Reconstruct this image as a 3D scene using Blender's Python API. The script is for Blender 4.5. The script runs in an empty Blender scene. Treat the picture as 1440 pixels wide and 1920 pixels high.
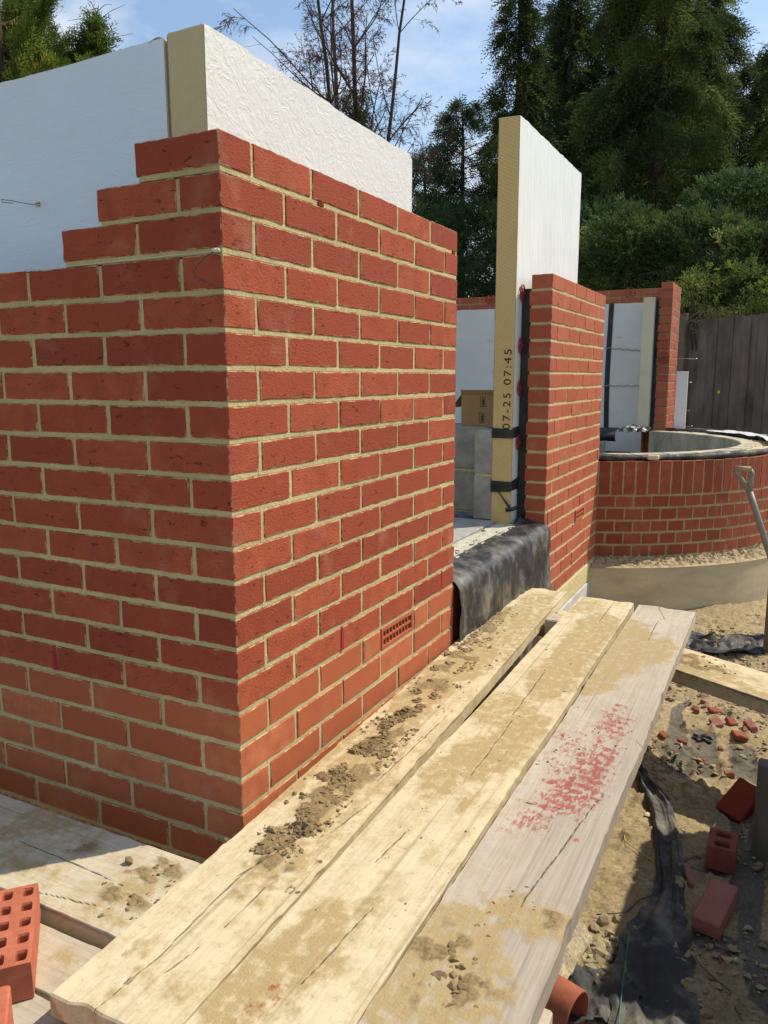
import bpy, math, random
import numpy as np
from mathutils import Vector, Matrix

random.seed(7); RNG = np.random.default_rng(7)
SC = bpy.context.scene
COL = SC.collection

# ------------------------------------------------------------------ camera
CP = np.array([1.00889029, -1.28283482, -0.46916131]); YAW, PIT, ROL, FPX = -0.47265306, -0.16923422, -0.00265483, 1474.76227
FW = np.array([math.sin(YAW)*math.cos(PIT), math.cos(YAW)*math.cos(PIT), math.sin(PIT)])
R0 = np.array([math.cos(YAW), -math.sin(YAW), 0]); U0 = np.cross(R0, FW)
RT = R0*math.cos(ROL)+U0*math.sin(ROL); UP = -R0*math.sin(ROL)+U0*math.cos(ROL)
cam = bpy.data.cameras.new('camera'); camo = bpy.data.objects.new('camera', cam); COL.objects.link(camo)
cam.sensor_fit = 'AUTO'; cam.sensor_width = 36; cam.lens = 36*FPX/1920; cam.clip_start = 0.02; cam.clip_end = 2000
M = Matrix([[RT[i], UP[i], -FW[i], CP[i]] for i in range(3)]+[[0, 0, 0, 1]])
camo.matrix_world = M; SC.camera = camo
def ray(u, v): return FW+RT*(u-720)/FPX-UP*(v-960)/FPX
def at_z(u, v, z): d = ray(u, v); return CP+d*((z-CP[2])/d[2])
def at_y(u, v, y): d = ray(u, v); return CP+d*((y-CP[1])/d[1])
def at_x(u, v, x): d = ray(u, v); return CP+d*((x-CP[0])/d[0])
def at_d(u, v, dep): return CP+ray(u, v)*dep

# ------------------------------------------------------------------ light
SUN_EL, SUN_AZ = math.radians(50), math.radians(42)      # azimuth measured from +Y towards +X
SD = Vector((math.sin(SUN_AZ)*math.cos(SUN_EL), math.cos(SUN_AZ)*math.cos(SUN_EL), math.sin(SUN_EL)))
sun = bpy.data.lights.new('sun', 'SUN'); sun.energy = 4.3; sun.angle = math.radians(0.6); sun.color = (1, .91, .75)
suno = bpy.data.objects.new('sun', sun); COL.objects.link(suno); suno.rotation_euler = SD.to_track_quat('Z', 'Y').to_euler()
W = bpy.data.worlds.new('World'); SC.world = W; W.use_nodes = True
nt = W.node_tree; nt.nodes.clear()
sky = nt.nodes.new('ShaderNodeTexSky'); sky.sky_type = 'NISHITA'; sky.sun_disc = False; sky.sun_elevation = SUN_EL; sky.sun_rotation = SUN_AZ
sky.air_density = 1.3; sky.dust_density = .6; sky.ozone_density = 1.6
tc = nt.nodes.new('ShaderNodeTexCoord'); mp = nt.nodes.new('ShaderNodeMapping'); mp.inputs['Scale'].default_value = (1, 1, 2.1); mp.inputs['Location'].default_value = (.35, .1, .2)
nz = nt.nodes.new('ShaderNodeTexNoise'); nz.inputs['Scale'].default_value = 4.2; nz.inputs['Detail'].default_value = 9; nz.inputs['Roughness'].default_value = .58
cr = nt.nodes.new('ShaderNodeValToRGB'); cr.color_ramp.elements[0].position = .45; cr.color_ramp.elements[1].position = .66
cr.color_ramp.elements[1].color = (.75, .75, .75, 1)
mx = nt.nodes.new('ShaderNodeMix'); mx.data_type = 'RGBA'; mx.inputs[7].default_value = (5.6, 5.9, 6.5, 1)
bg = nt.nodes.new('ShaderNodeBackground'); bg.inputs['Strength'].default_value = .135
wo = nt.nodes.new('ShaderNodeOutputWorld')
L = nt.links.new
L(tc.outputs['Generated'], mp.inputs[0]); L(mp.outputs[0], nz.inputs['Vector']); L(nz.outputs[0], cr.inputs[0]); L(cr.outputs[0], mx.inputs[0])
L(sky.outputs[0], mx.inputs[6]); L(mx.outputs[2], bg.inputs[0]); L(bg.outputs[0], wo.inputs[0])
SC.view_settings.view_transform = 'Standard'; SC.view_settings.look = 'None'; SC.view_settings.exposure = 0.27; SC.view_settings.gamma = 1

# ------------------------------------------------------------------ numpy noise
def _h(i, j, k, s):
    n = (i*374761393+j*668265263+k*2147483647+s*974711) & 0xffffffff
    n = ((n ^ (n >> 13))*1274126177) & 0xffffffff
    n = ((n ^ (n >> 15))*2246822519) & 0xffffffff
    return ((n ^ (n >> 16)) & 0xffffff)/float(0xffffff)
def vn(P, s=0):
    P = np.asarray(P, float); I = np.floor(P).astype(np.int64); f = P-I; f = f*f*(3-2*f); r = 0
    for a in (0, 1):
        for b in (0, 1):
            for c in (0, 1):
                w = (f[..., 0] if a else 1-f[..., 0])*(f[..., 1] if b else 1-f[..., 1])*(f[..., 2] if c else 1-f[..., 2])
                r = r+w*_h(I[..., 0]+a, I[..., 1]+b, I[..., 2]+c, s)
    return r
def fbm(P, o=4, s=0):
    P = np.asarray(P, float); r = 0; t = 0; a = 1.
    for i in range(o): r = r+a*vn(P*2**i+i*17.3, s+i); t += a; a *= .5
    return r/t
def P3(x, y, z=0): x, y = np.broadcast_arrays(x, y); return np.stack([x, y, np.broadcast_to(z, x.shape)], -1)

# ------------------------------------------------------------------ objects
def tag(o, label=None, cat=None, group=None, kind=None):
    if label: o['label'] = label
    if cat: o['category'] = cat
    if group: o['group'] = group
    if kind: o['kind'] = kind
    return o
def empty(name, loc, label, cat, group=None):
    o = bpy.data.objects.new(name, None); COL.objects.link(o); o.location = loc; o.empty_display_size = .05
    return tag(o, label, cat, group)
class MB:
    def __init__(s): s.V = []; s.F = []; s.M = []; s.A = {}; s.n = 0
    def add(s, V, F, m=0, **at):
        V = np.asarray(V, float).reshape(-1, 3); s.V.append(V)
        for f in F: s.F.append(tuple(int(i)+s.n for i in f)); s.M.append(m)
        for k in set(list(at)+list(s.A)):
            if k not in s.A: s.A[k] = [np.zeros(s.n)]
            v = at.get(k, 0); s.A[k].append(np.broadcast_to(np.asarray(v, float), (len(V),)))
        s.n += len(V); return s
    def verts(s): return np.concatenate(s.V)
    def build(s, name, mats, parent=None, smooth=False, disp=None, loc=(0, 0, 0)):
        V = s.verts()
        if disp is not None: V = disp(V, {k: np.concatenate(a) for k, a in s.A.items()})
        V = V-np.asarray(loc)
        me = bpy.data.meshes.new(name); me.from_pydata(V.tolist(), [], s.F)
        for m in (mats if isinstance(mats, (list, tuple)) else [mats]): me.materials.append(m)
        me.polygons.foreach_set('material_index', s.M)
        if smooth: me.polygons.foreach_set('use_smooth', [True]*len(s.F))
        for k, a in s.A.items():
            at = me.attributes.new(k, 'FLOAT', 'POINT'); at.data.foreach_set('value', np.concatenate(a).astype(np.float32))
        me.update()
        o = bpy.data.objects.new(name, me); COL.objects.link(o); o.location = loc
        if parent is not None: o.parent = parent; o.location = Vector(loc)-(parent.location if any(loc) else Vector((0, 0, 0)))
        return o
def cuts(L, step, b, e=.006):
    if L < 4*b+2*e: return [0, b, L/2, L-b, L]
    n = max(1, int(round((L-2*b-2*e)/step))); return [0, b]+list(np.linspace(b+e, L-b-e, n+1))+[L-b, L]
def bbox(mb, o, L, D, H, ax=(1, 0, 0), ay=(0, 1, 0), az=(0, 0, 1), step=.03, b=.002, m=0, e=.005, **at):
    """box from corner o with rounded arrises; 'edge' attribute marks the arrises"""
    o = np.asarray(o, float); A = np.array([ax, ay, az], float); S = np.array([L, D, H])
    C = [np.array(cuts(S[i], step, b, e)) for i in range(3)]
    for i in range(3):
        j, k = (i+1) % 3, (i+2) % 3; a, c = C[j], C[k]
        g1, g2 = np.meshgrid(a, c, indexing='ij')
        for side in (0, 1):
            P = np.zeros(g1.shape+(3,)); P[..., j] = g1; P[..., k] = g2; P[..., i] = S[i]*side
            ex = [(P[..., q] < 1e-9) | (P[..., q] > S[q]-1e-9) for q in range(3)]
            ne = ex[0].astype(int)+ex[1]+ex[2]
            for q in range(3):
                pull = (ne >= 2) & ex[q]
                P[..., q] = np.where(pull, np.where(P[..., q] < S[q]/2, b*.6, S[q]-b*.6), P[..., q])
            near = np.zeros(g1.shape)
            for q, cc in ((j, g1), (k, g2)): near = np.maximum(near, ((cc < b+1e-9) | (cc > S[q]-b-1e-9))*1.)
            n1, n2 = g1.shape
            idx = np.arange(n1*n2).reshape(n1, n2)
            q = np.stack([idx[:-1, :-1], idx[1:, :-1], idx[1:, 1:], idx[:-1, 1:]], -1).reshape(-1, 4)
            if not side: q = q[:, ::-1]
            mb.add(o+P.reshape(-1, 3)@A, q.tolist(), m, edge=near.ravel(), **at)
def sbox(mb, x0, x1, y0, y1, z0, z1, m=0, **at):
    V = [(x, y, z) for x in (x0, x1) for y in (y0, y1) for z in (z0, z1)]
    mb.add(V, [(0, 1, 3, 2), (4, 6, 7, 5), (0, 4, 5, 1), (2, 3, 7, 6), (0, 2, 6, 4), (1, 5, 7, 3)], m, **at)
def tube(mb, pts, rad, seg=6, m=0, cap=True, **at):
    pts = np.asarray(pts, float); n = len(pts); rad = np.broadcast_to(rad, (n,))
    T = np.gradient(pts, axis=0); T /= np.linalg.norm(T, axis=1)[:, None]+1e-12
    ref = np.array([0, 0, 1.]) if abs(T[0][2]) < .9 else np.array([1., 0, 0])
    V = []
    for p, t, r in zip(pts, T, rad):
        a = np.cross(t, ref); a /= np.linalg.norm(a)+1e-12; b = np.cross(t, a)
        if abs(t@ref) < .98: ref = ref
        for k in range(seg):
            w = 2*math.pi*k/seg; V.append(p+r*(a*math.cos(w)+b*math.sin(w)))
    F = [(i*seg+k, i*seg+(k+1) % seg, (i+1)*seg+(k+1) % seg, (i+1)*seg+k) for i in range(n-1) for k in range(seg)]
    if cap: F += [tuple(range(seg))[::-1], tuple((n-1)*seg+k for k in range(seg))]
    mb.add(V, F, m, **at)
ICO = None
def lump(mb, c, r, sq=(1, 1, 1), m=0, rough=.3, **at):
    global ICO
    if ICO is None:
        t = (1+5**.5)/2; V = np.array([(-1, t, 0), (1, t, 0), (-1, -t, 0), (1, -t, 0), (0, -1, t), (0, 1, t), (0, -1, -t), (0, 1, -t), (t, 0, -1), (t, 0, 1), (-t, 0, -1), (-t, 0, 1)])
        V /= np.linalg.norm(V[0]); F = [(0, 11, 5), (0, 5, 1), (0, 1, 7), (0, 7, 10), (0, 10, 11), (1, 5, 9), (5, 11, 4), (11, 10, 2), (10, 7, 6), (7, 1, 8), (3, 9, 4), (3, 4, 2), (3, 2, 6), (3, 6, 8), (3, 8, 9), (4, 9, 5), (2, 4, 11), (6, 2, 10), (8, 6, 7), (9, 8, 1)]
        ICO = V, F
    V, F = ICO; q = Matrix.Rotation(random.random()*6.28, 3, Vector((random.gauss(0, 1), random.gauss(0, 1), random.gauss(0, 1))).normalized())
    V = V@np.array(q)*(1+rough*(RNG.random(12)-.5)*2)[:, None]*np.array(sq)*r+np.asarray(c)
    mb.add(V, F, m, **at)
def grid(xs, ys, f):
    X, Y = np.meshgrid(xs, ys, indexing='ij'); P = f(X, Y); n1, n2 = X.shape; i = np.arange(n1*n2).reshape(n1, n2)
    return P.reshape(-1, 3), np.stack([i[:-1, :-1], i[1:, :-1], i[1:, 1:], i[:-1, 1:]], -1).reshape(-1, 4).tolist()

# ------------------------------------------------------------------ materials
class Mat:
    def __init__(s, name, rough=.8, spec=.3):
        s.m = bpy.data.materials.new(name); s.m.use_nodes = True; s.t = s.m.node_tree; s.b = s.t.nodes['Principled BSDF']
        s.b.inputs['Roughness'].default_value = rough; s.b.inputs['Specular IOR Level'].default_value = spec
        s.tc = s.t.nodes.new('ShaderNodeTexCoord')
    def link(s, a, b): s.t.links.new(a, b)
    def noise(s, scale, detail=4, rough=.55, stretch=(1, 1, 1), out=0, coord='Object', dist=0):
        mp = s.t.nodes.new('ShaderNodeMapping'); mp.inputs['Scale'].default_value = stretch; s.link(s.tc.outputs[coord], mp.inputs[0])
        n = s.t.nodes.new('ShaderNodeTexNoise'); n.inputs['Scale'].default_value = scale; n.inputs['Detail'].default_value = detail; n.inputs['Roughness'].default_value = rough; n.inputs['Distortion'].default_value = dist
        s.link(mp.outputs[0], n.inputs['Vector']); return n.outputs[out]
    def voro(s, scale, stretch=(1, 1, 1), feat='F1'):
        mp = s.t.nodes.new('ShaderNodeMapping'); mp.inputs['Scale'].default_value = stretch; s.link(s.tc.outputs['Object'], mp.inputs[0])
        n = s.t.nodes.new('ShaderNodeTexVoronoi'); n.inputs['Scale'].default_value = scale; n.feature = feat
        s.link(mp.outputs[0], n.inputs['Vector']); return n.outputs[0]
    def attr(s, name):
        n = s.t.nodes.new('ShaderNodeAttribute'); n.attribute_name = name; return n.outputs['Fac']
    def ramp(s, x, *st):
        n = s.t.nodes.new('ShaderNodeValToRGB'); s.link(x, n.inputs[0]); e = n.color_ramp.elements
        while len(e) < len(st): e.new(.5)
        for q, (p, c) in zip(e, st): q.position = p; q.color = tuple(c)+(1,) if isinstance(c, tuple) else (c, c, c, 1)
        return n.outputs[0]
    def mix(s, f, a, b, mode='MIX'):
        n = s.t.nodes.new('ShaderNodeMix'); n.data_type = 'RGBA'; n.blend_type = mode
        for k, v in ((0, f), (6, a), (7, b)):
            if hasattr(v, 'links'): s.link(v, n.inputs[k])
            else: n.inputs[k].default_value = v if k == 0 else (tuple(v)+(1,))[:4]
        return n.outputs[2]
    def math(s, op, a, b=0., c=0.):
        n = s.t.nodes.new('ShaderNodeMath'); n.operation = op
        for k, v in enumerate((a, b, c)):
            if hasattr(v, 'links'): s.link(v, n.inputs[k])
            else: n.inputs[k].default_value = v
        return n.outputs[0]
    def bump(s, h, strength=.5, dist=.002, nrm=None):
        n = s.t.nodes.new('ShaderNodeBump'); n.inputs['Strength'].default_value = strength; n.inputs['Distance'].default_value = dist
        s.link(h, n.inputs['Height'])
        if nrm is not None: s.link(nrm, n.inputs['Normal'])
        return n.outputs[0]
    def done(s, col=None, nrm=None, rough=None):
        if col is not None:
            if hasattr(col, 'links'): s.link(col, s.b.inputs['Base Color'])
            else: s.b.inputs['Base Color'].default_value = tuple(col)+(1,)
        if nrm is not None: s.link(nrm, s.b.inputs['Normal'])
        if rough is not None: s.link(rough, s.b.inputs['Roughness'])
        return s.m
MORT = (.56, .47, .245)
def brick_mat(name, cols, textured=True, smear=True, mort=MORT):
    m = Mat(name, .85, .2); r = m.attr('rnd'); mm = m.attr('mrt')
    c = m.ramp(r, (0, cols[0]), (.5, cols[1]), (1, cols[2]))
    big = m.noise(18, 3, .6); c = m.mix(m.ramp(big, (.3, 0), (.75, 1)), c, cols[3])
    fine = m.noise(420 if textured else 160, 5, .7, (1, 1, 1.3))
    c = m.mix(.55 if textured else .2, c, m.ramp(fine, (.25, (.25, .25, .25)), (.5, (.95, .95, .95)), (.8, (1.6, 1.5, 1.5))), 'MULTIPLY')
    h = fine
    if textured:
        cr = m.noise(34, 6, .62, (1, 1, 2.8), dist=.9); crk = m.ramp(cr, (.315, 0.), (.36, 1.))   # folds and creases of the clay face
        c = m.mix(crk, m.mix(1., c, (.55, .5, .5), 'MULTIPLY'), c)
        h = m.math('ADD', m.math('MULTIPLY', fine, .45), m.math('MULTIPLY', crk, 1.1)); h = m.math('ADD', h, m.math('MULTIPLY', m.noise(110, 3, .6, (1, 1, 1.8)), .8))
    else:
        h = m.math('ADD', m.math('MULTIPLY', fine, .5), m.math('MULTIPLY', m.noise(30, 3, .6, (1, 1, 3)), .6))
    sp = m.noise(75, 3, .5); c = m.mix(m.ramp(sp, (.755, 0), (.79, .55)), c, (.62, .52, .42))              # lime specks
    wash = m.noise(7, 4, .6); c = m.mix(m.ramp(wash, (.58, 0), (.8, .28)), c, (.5, .34, .24))              # faint bloom
    ed = m.attr('edge'); en = m.noise(24, 6, .72)
    em = m.ramp(m.math('ADD', m.math('MULTIPLY', ed, .5), m.math('MULTIPLY', en, .9)), (.93, 0), (1.05, .6))
    if smear: c = m.mix(em, c, mort)
    mf = m.noise(160, 5, .65); mb_ = m.noise(5, 5, .65)
    mc = m.mix(.6, mort, m.ramp(mf, (.3, (.62, .6, .56)), (.7, (1.2, 1.2, 1.2))), 'MULTIPLY'); mc = m.mix(m.ramp(mb_, (.35, 0), (.65, .65)), mc, tuple(x*.62 for x in mort))
    c = m.mix(mm, c, mc)
    h = m.mix(mm, h, m.math('MULTIPLY', m.math('ADD', mf, m.noise(45, 4, .6)), 1.2))
    return m.done(c, m.bump(h, .9 if textured else .35, .0028 if textured else .0022))
B_TEX = brick_mat('red_textured_brick', [(.25, .049, .025), (.345, .069, .032), (.43, .103, .046), (.295, .062, .032)])
B_SMO = brick_mat('smooth_red_brick', [(.35, .092, .036), (.45, .135, .048), (.52, .175, .072), (.37, .10, .05)], False)
B_FAR = brick_mat('orange_red_brick', [(.33, .078, .038), (.38, .098, .046), (.43, .128, .062), (.35, .09, .05)], False)
B_BAY = brick_mat('shade_darkened_red_brick', [(.23, .054, .027), (.30, .074, .036), (.36, .10, .05), (.26, .062, .034)], False, mort=(.42, .35, .18))  # same red brick, with the shade on the bay face put into its colour
B_FARM = brick_mat('weathered_red_brick', [(.30, .075, .04), (.37, .10, .052), (.42, .13, .07), (.32, .09, .05)], False, mort=(.30, .26, .18))
def simple(name, col, rough=.8, spec=.3, var=.25, sc=20, bump=.3, bd=.002, fine=200, stretch=(1, 1, 1)):
    m = Mat(name, rough, spec); n = m.noise(sc, 5, .6, stretch); f = m.noise(fine, 4, .6, stretch)
    c = m.mix(1., tuple(col), m.ramp(n, (.25, 1-var), (.75, 1+var)), 'MULTIPLY'); c = m.mix(.5, c, m.ramp(f, (.3, 1-var*.8), (.7, 1+var*.6)), 'MULTIPLY')
    return m.done(c, m.bump(m.math('ADD', n, m.math('MULTIPLY', f, .5)), bump, bd))
CONC = simple('aerated_concrete', (.34, .325, .29), .95, .1, .3, 14, .5, .002, 190)
CONCD = simple('damp_concrete', (.47, .42, .30), .95, .1, .5, 7, .5, .003, 120, (1, 1, .25))
MORTM = simple('sand_cement_mortar', MORT, .95, .1, .3, 60, .7, .003)
PIR = None
def pir_mat(name, col, wave=True):
    m = Mat(name, .9, .1); c = tuple(col); f = m.noise(260, 4, .6)
    c = m.mix(.5, c, m.ramp(f, (.3, .82), (.7, 1.1)), 'MULTIPLY'); c = m.mix(m.ramp(m.noise(9, 4, .6), (.5, 0), (.75, .35)), c, tuple(x*.72 for x in col))
    h = f
    if wave:                                                            # saw marks of the cut foam
        mp = m.t.nodes.new('ShaderNodeMapping'); mp.inputs['Rotation'].default_value = (0, math.radians(-28), 0); m.link(m.tc.outputs['Object'], mp.inputs[0])
        w = m.t.nodes.new('ShaderNodeTexWave'); w.bands_direction = 'Z'; w.inputs['Scale'].default_value = 22; w.inputs['Distortion'].default_value = 1.6; w.inputs['Detail'].default_value = 2; w.inputs['Detail Scale'].default_value = 3
        m.link(mp.outputs[0], w.inputs['Vector']); c = m.mix(m.math('MULTIPLY', w.outputs['Fac'], .38), c, tuple(x*.72 for x in col)); h = m.math('ADD', f, w.outputs['Fac'])
    return m.done(c, m.bump(h, .4, .0015))
PIR_B = pir_mat('sawn_insulation_foam', (.66, .49, .215))
PIR_A = pir_mat('weathered_insulation_foam', (.52, .45, .27), False)
PIR_C = pir_mat('cream_insulation_foam', (.66, .60, .42), False)
def foil_mat(name, col, sc, st, bd, strength=.5, seam=False):
    m = Mat(name, .5, .4); w = m.noise(sc, 3, .5, st, dist=1.2); r = m.ramp(w, (.40, 0), (.54, 1), (.68, 0.))
    big = m.noise(3.5, 5, .6); c = m.mix(m.ramp(big, (.35, 0), (.7, .55)), tuple(col), tuple(x*.86 for x in col))
    f = m.noise(sc*3, 3, .5, st)
    dirt = m.noise(26, 5, .7); c = m.mix(m.ramp(dirt, (.70, 0), (.78, .35)), c, (.45, .42, .36))
    return m.done(c, m.bump(m.math('ADD', r, m.math('MULTIPLY', f, .35)), strength, bd))
FOIL = foil_mat('white_crinkled_facing', (.66, .66, .63), 26, (1, 1, 1), .0022, .35)
FOILS = foil_mat('shade_blue_crinkled_facing', (.62, .72, .82), 11, (1, 1, 2.6), .0016, .3)  # white facing with the blue of open shade mixed into its colour
FOILV = foil_mat('white_facing_vertical_creases', (.70, .72, .72), 20, (1, 1, .10), .0032)
FOILF = foil_mat('white_facing_far', (.72, .71, .68), 11, (1, 1, 5), .003, .3)
def wood_mat(name, c0, c1, sandc=(.39, .285, .13)):
    m = Mat(name, .85, .2); g = m.noise(34, 7, .7, (.05, 1, 1), dist=.3); g2 = m.noise(170, 4, .6, (.03, 1, 1)); big = m.noise(5, 4, .6, (.5, 1, 1))
    c = m.mix(m.ramp(g, (.3, 0), (.7, 1)), c0, c1)
    c = m.mix(.55, c, m.ramp(g2, (.25, .74), (.5, 1.), (.75, 1.08)), 'MULTIPLY')
    c = m.mix(m.ramp(big, (.5, 0), (.75, .4)), c, tuple(x*.68 for x in c0))
    mot = m.noise(21, 9, .74, (.7, 1, 1)); c = m.mix(m.ramp(mot, (.46, 0), (.66, .62)), c, tuple(x*.95 for x in sandc)); mo2 = m.noise(60, 8, .75); c = m.mix(m.ramp(mo2, (.54, 0), (.68, .45)), c, tuple(x*.6 for x in sandc))
    gr = m.attr('grey'); gm = m.math('MULTIPLY', gr, 1.); c = m.mix(gm, c, m.mix(m.ramp(g2, (.3, 0), (.7, 1)), (.32, .28, .22), (.42, .37, .30)))
    ln = m.noise(75, 3, .5, (.012, 1, 1), dist=.4); c = m.mix(m.ramp(ln, (.60, 0), (.66, .38)), c, (.20, .155, .09)); blo = m.noise(13, 6, .7); c = m.mix(m.ramp(blo, (.50, 0), (.72, .35)), c, tuple(x*.62 for x in c0))
    spk = m.noise(120, 3, .5, (.4, 1, 1)); c = m.mix(m.ramp(spk, (.72, 0), (.77, .6)), c, (.2, .15, .09))
    sa = m.attr('sand'); sn = m.noise(38, 6, .6); sn2 = m.noise(240, 4, .7)
    sm = m.ramp(m.math('ADD', sa, m.math('MULTIPLY', m.math('SUBTRACT', sn, .5), 2.4)), (.38, 0), (.75, .5), (1.0, .88))
    c = m.mix(sm, c, m.mix(m.ramp(sn2, (.3, 0), (.7, 1)), tuple(x*.85 for x in sandc), tuple(x*1.1 for x in sandc)))
    dt = m.attr('dirt'); dtn = m.noise(180, 5, .7); c = m.mix(m.ramp(dt, (.12, 0), (.45, .95)), c, m.mix(m.ramp(dtn, (.3, 0), (.7, 1)), (.15, .10, .048), (.35, .255, .125)))
    rd = m.attr('red'); rm = m.ramp(m.math('ADD', rd, m.math('MULTIPLY', m.math('SUBTRACT', m.noise(85, 8, .8, (.5, 1, 1)), .5), 3.0)), (.48, 0), (.8, .82))
    c = m.mix(rm, c, m.mix(m.noise(60, 3, .6), (.23, .025, .024), (.36, .07, .055)))
    ck = m.ramp(m.attr('crack'), (.30, 0), (.75, 1)); c = m.mix(m.math('MULTIPLY', ck, .8), c, (.06, .045, .03))
    h = m.math('ADD', m.math('MULTIPLY', g2, .8), m.math('MULTIPLY', sm, m.math('MULTIPLY', sn2, 1.6))); h = m.math('SUBTRACT', h, m.math('MULTIPLY', ck, 1.5))
    return m.done(c, m.bump(h, .6, .002))
WOODL = wood_mat('pale_weathered_pine', (.58, .48, .30), (.66, .56, .37))
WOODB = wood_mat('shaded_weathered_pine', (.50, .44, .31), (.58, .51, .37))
WOODG = wood_mat('grey_weathered_pine', (.47, .41, .31), (.55, .49, .39))
def plastic(name, col, rough=.35, bd=.004, dust=(.33, .30, .25), amt=.5, sc=14):
    m = Mat(name, rough, .5); n = m.noise(sc, 4, .6, dist=.8); f = m.noise(160, 4, .7)
    d = m.ramp(m.noise(9, 6, .7), (.47, 0), (.72, amt)); c = m.mix(d, tuple(col), dust)
    return m.done(c, m.bump(m.math('ADD', n, m.math('MULTIPLY', f, .2)), .5, bd), m.ramp(m.noise(20, 4, .6), (.3, rough*.8), (.7, min(1, rough*1.8))))
DPM = plastic('black_polythene', (.022, .022, .024), .33, .006, amt=.62)
DPMC = plastic('clean_black_polythene', (.012, .012, .013), .42, .003, amt=.1)
DPMD = plastic('dusty_black_polythene', (.02, .021, .024), .6, .006, (.22, .19, .14), .75, 20)
GEO = plastic('black_geotextile', (.038, .038, .038), .85, .003, (.23, .205, .16), .95, 40)
REDP = Mat('red_plastic', .45, .5).done((.42, .02, .03))
REDD = Mat('shade_darkened_red_plastic', .6, .4).done((.26, .03, .03))  # red plastic darkened to stand for the shade in the cavity
STEEL = Mat('galvanised_wire', .4, .5); STEEL.b.inputs['Metallic'].default_value = .8; STEEL = STEEL.done((.45, .44, .42))
WIRE = Mat('dull_dark_wire', .6, .4).done((.07, .065, .06))
STRING = Mat('white_line', .8, .2).done((.58, .55, .45))
CLAY = simple('orange_clay', (.38, .098, .042), .75, .3, .15, 25, .2)
DARKR = simple('dark_recess_red', (.15, .022, .012), .9, .1, .2, 60, .3)
CARD = simple('brown_cardboard', (.36, .23, .11), .9, .1, .08, 8, .1)
INK = Mat('black_ink', .7, .2).done((.03, .028, .025))
INKB = Mat('dark_green_ink', .7, .2).done((.02, .05, .03))

# ------------------------------------------------------------------ brick walls
ZT = {1: 0.001, 2: -.075, 3: -.151, 4: -.228, 5: -.306, 6: -.380, 7: -.455, 8: -.528, 9: -.604, 10: -.678, 11: -.753, 12: -.828, 13: -.902, 14: -.975, 15: -1.048, 16: -1.119, 17: -1.193, 18: -1.269, 19: -1.348, 20: -1.423}
def ztop(k): return ZT.get(k, -.075*(k-1))
def zbot(k): return ztop(k+1)+.0115 if k > -20 else 0
def jitter(amp=.0008):
    def f(V, A):
        n = np.stack([vn(V*70+A['rnd'][:, None]*91, s) for s in (1, 2, 3)], -1)-.5
        w = np.where(A['mrt'] > .5, .35, .35+A['edge'])
        return V+n*2*amp*w[:, None]
    return f
def brick(mb, o, L, D, H, tilt=0, m=0, step=.03, **kw):
    j = RNG.normal(0, .0007, 3); bbox(mb, np.asarray(o)+j*np.array([1, 1, 1]), L, D, H, rnd=RNG.random(), mrt=0, m=m, step=step, **kw)
def mortar_box(mb, x0, x1, y0, y1, z0, z1, m=0, step=.03):
    bbox(mb, (x0, y0, z0), x1-x0, y1-y0, z1-z0, rnd=.5, mrt=1, m=m, step=step, b=.001)
TH = .1025; RC = .0026

# --- near corner wall
wall = MB()
for k in range(1, 25):
    z0, z1 = zbot(k), ztop(k); H = z1-z0; m = 0 if k <= 16 else 1
    odd = k % 2 == 1
    xl = {1: -.215, 2: -.3275, 3: -.44}.get(k, -2.15)
    xs = []
    if odd:
        a = -.215; xs.append((-.215, 0)); a = -.225
    else: a = -.1125
    while a > xl+.02: xs.append((a-.215, a)); a -= .225
    for x0, x1 in xs: brick(wall, (x0, 0, z0), x1-x0, TH, H, m=m)
    ys = []
    if odd: y = .1125
    else: ys.append((0, .215)); y = .225
    while y < 1.2:
        e = min(y+.215, 1.2275); ys.append((y, e)); y = e+.01
    if k == 17: ys = [(.1125, .3275), (.3375, .5525), (.5625, .665), (.9, 1.0025), (1.0125, 1.2275)]
    for y0, y1 in ys: brick(wall, (-TH, y0, z0), TH, y1-y0, H, m=m)
    # mortar: bed under this course and the perpends, set back from the faces
    xe = min(x[0] for x in xs)
    zt = z1-.004 if k <= 3 else z1+.012
    xm = xe+.006 if k < 4 else -2.14
    mortar_box(wall, xm, -RC, RC, TH-RC, z0-.0115, z1-.0035 if k <= 4 else z1, m=m)
    if k == 17:
        mortar_box(wall, -TH+RC, -RC, TH-RC, .668, z0-.0115, z1, m=m); mortar_box(wall, -TH+RC, -RC, .897, 1.2275-RC, z0-.0115, z1, m=m)
        mortar_box(wall, -TH+RC, -.03, .6675, .8975, z0-.0115, z1, m=m); mortar_box(wall, -.031, -RC, .6675, .8975, z0-.0115, z0-.0005, m=m)
    else: mortar_box(wall, -TH+RC, -RC, TH-RC, 1.2275-RC, z0-.0115, z1-.0035 if k == 1 else z1, m=m)
corner = wall.build('brick_wall', [B_TEX, B_SMO], disp=jitter())
tag(corner, 'large red brick corner wall with stepped unfinished top in the foreground', 'brick wall')

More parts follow.
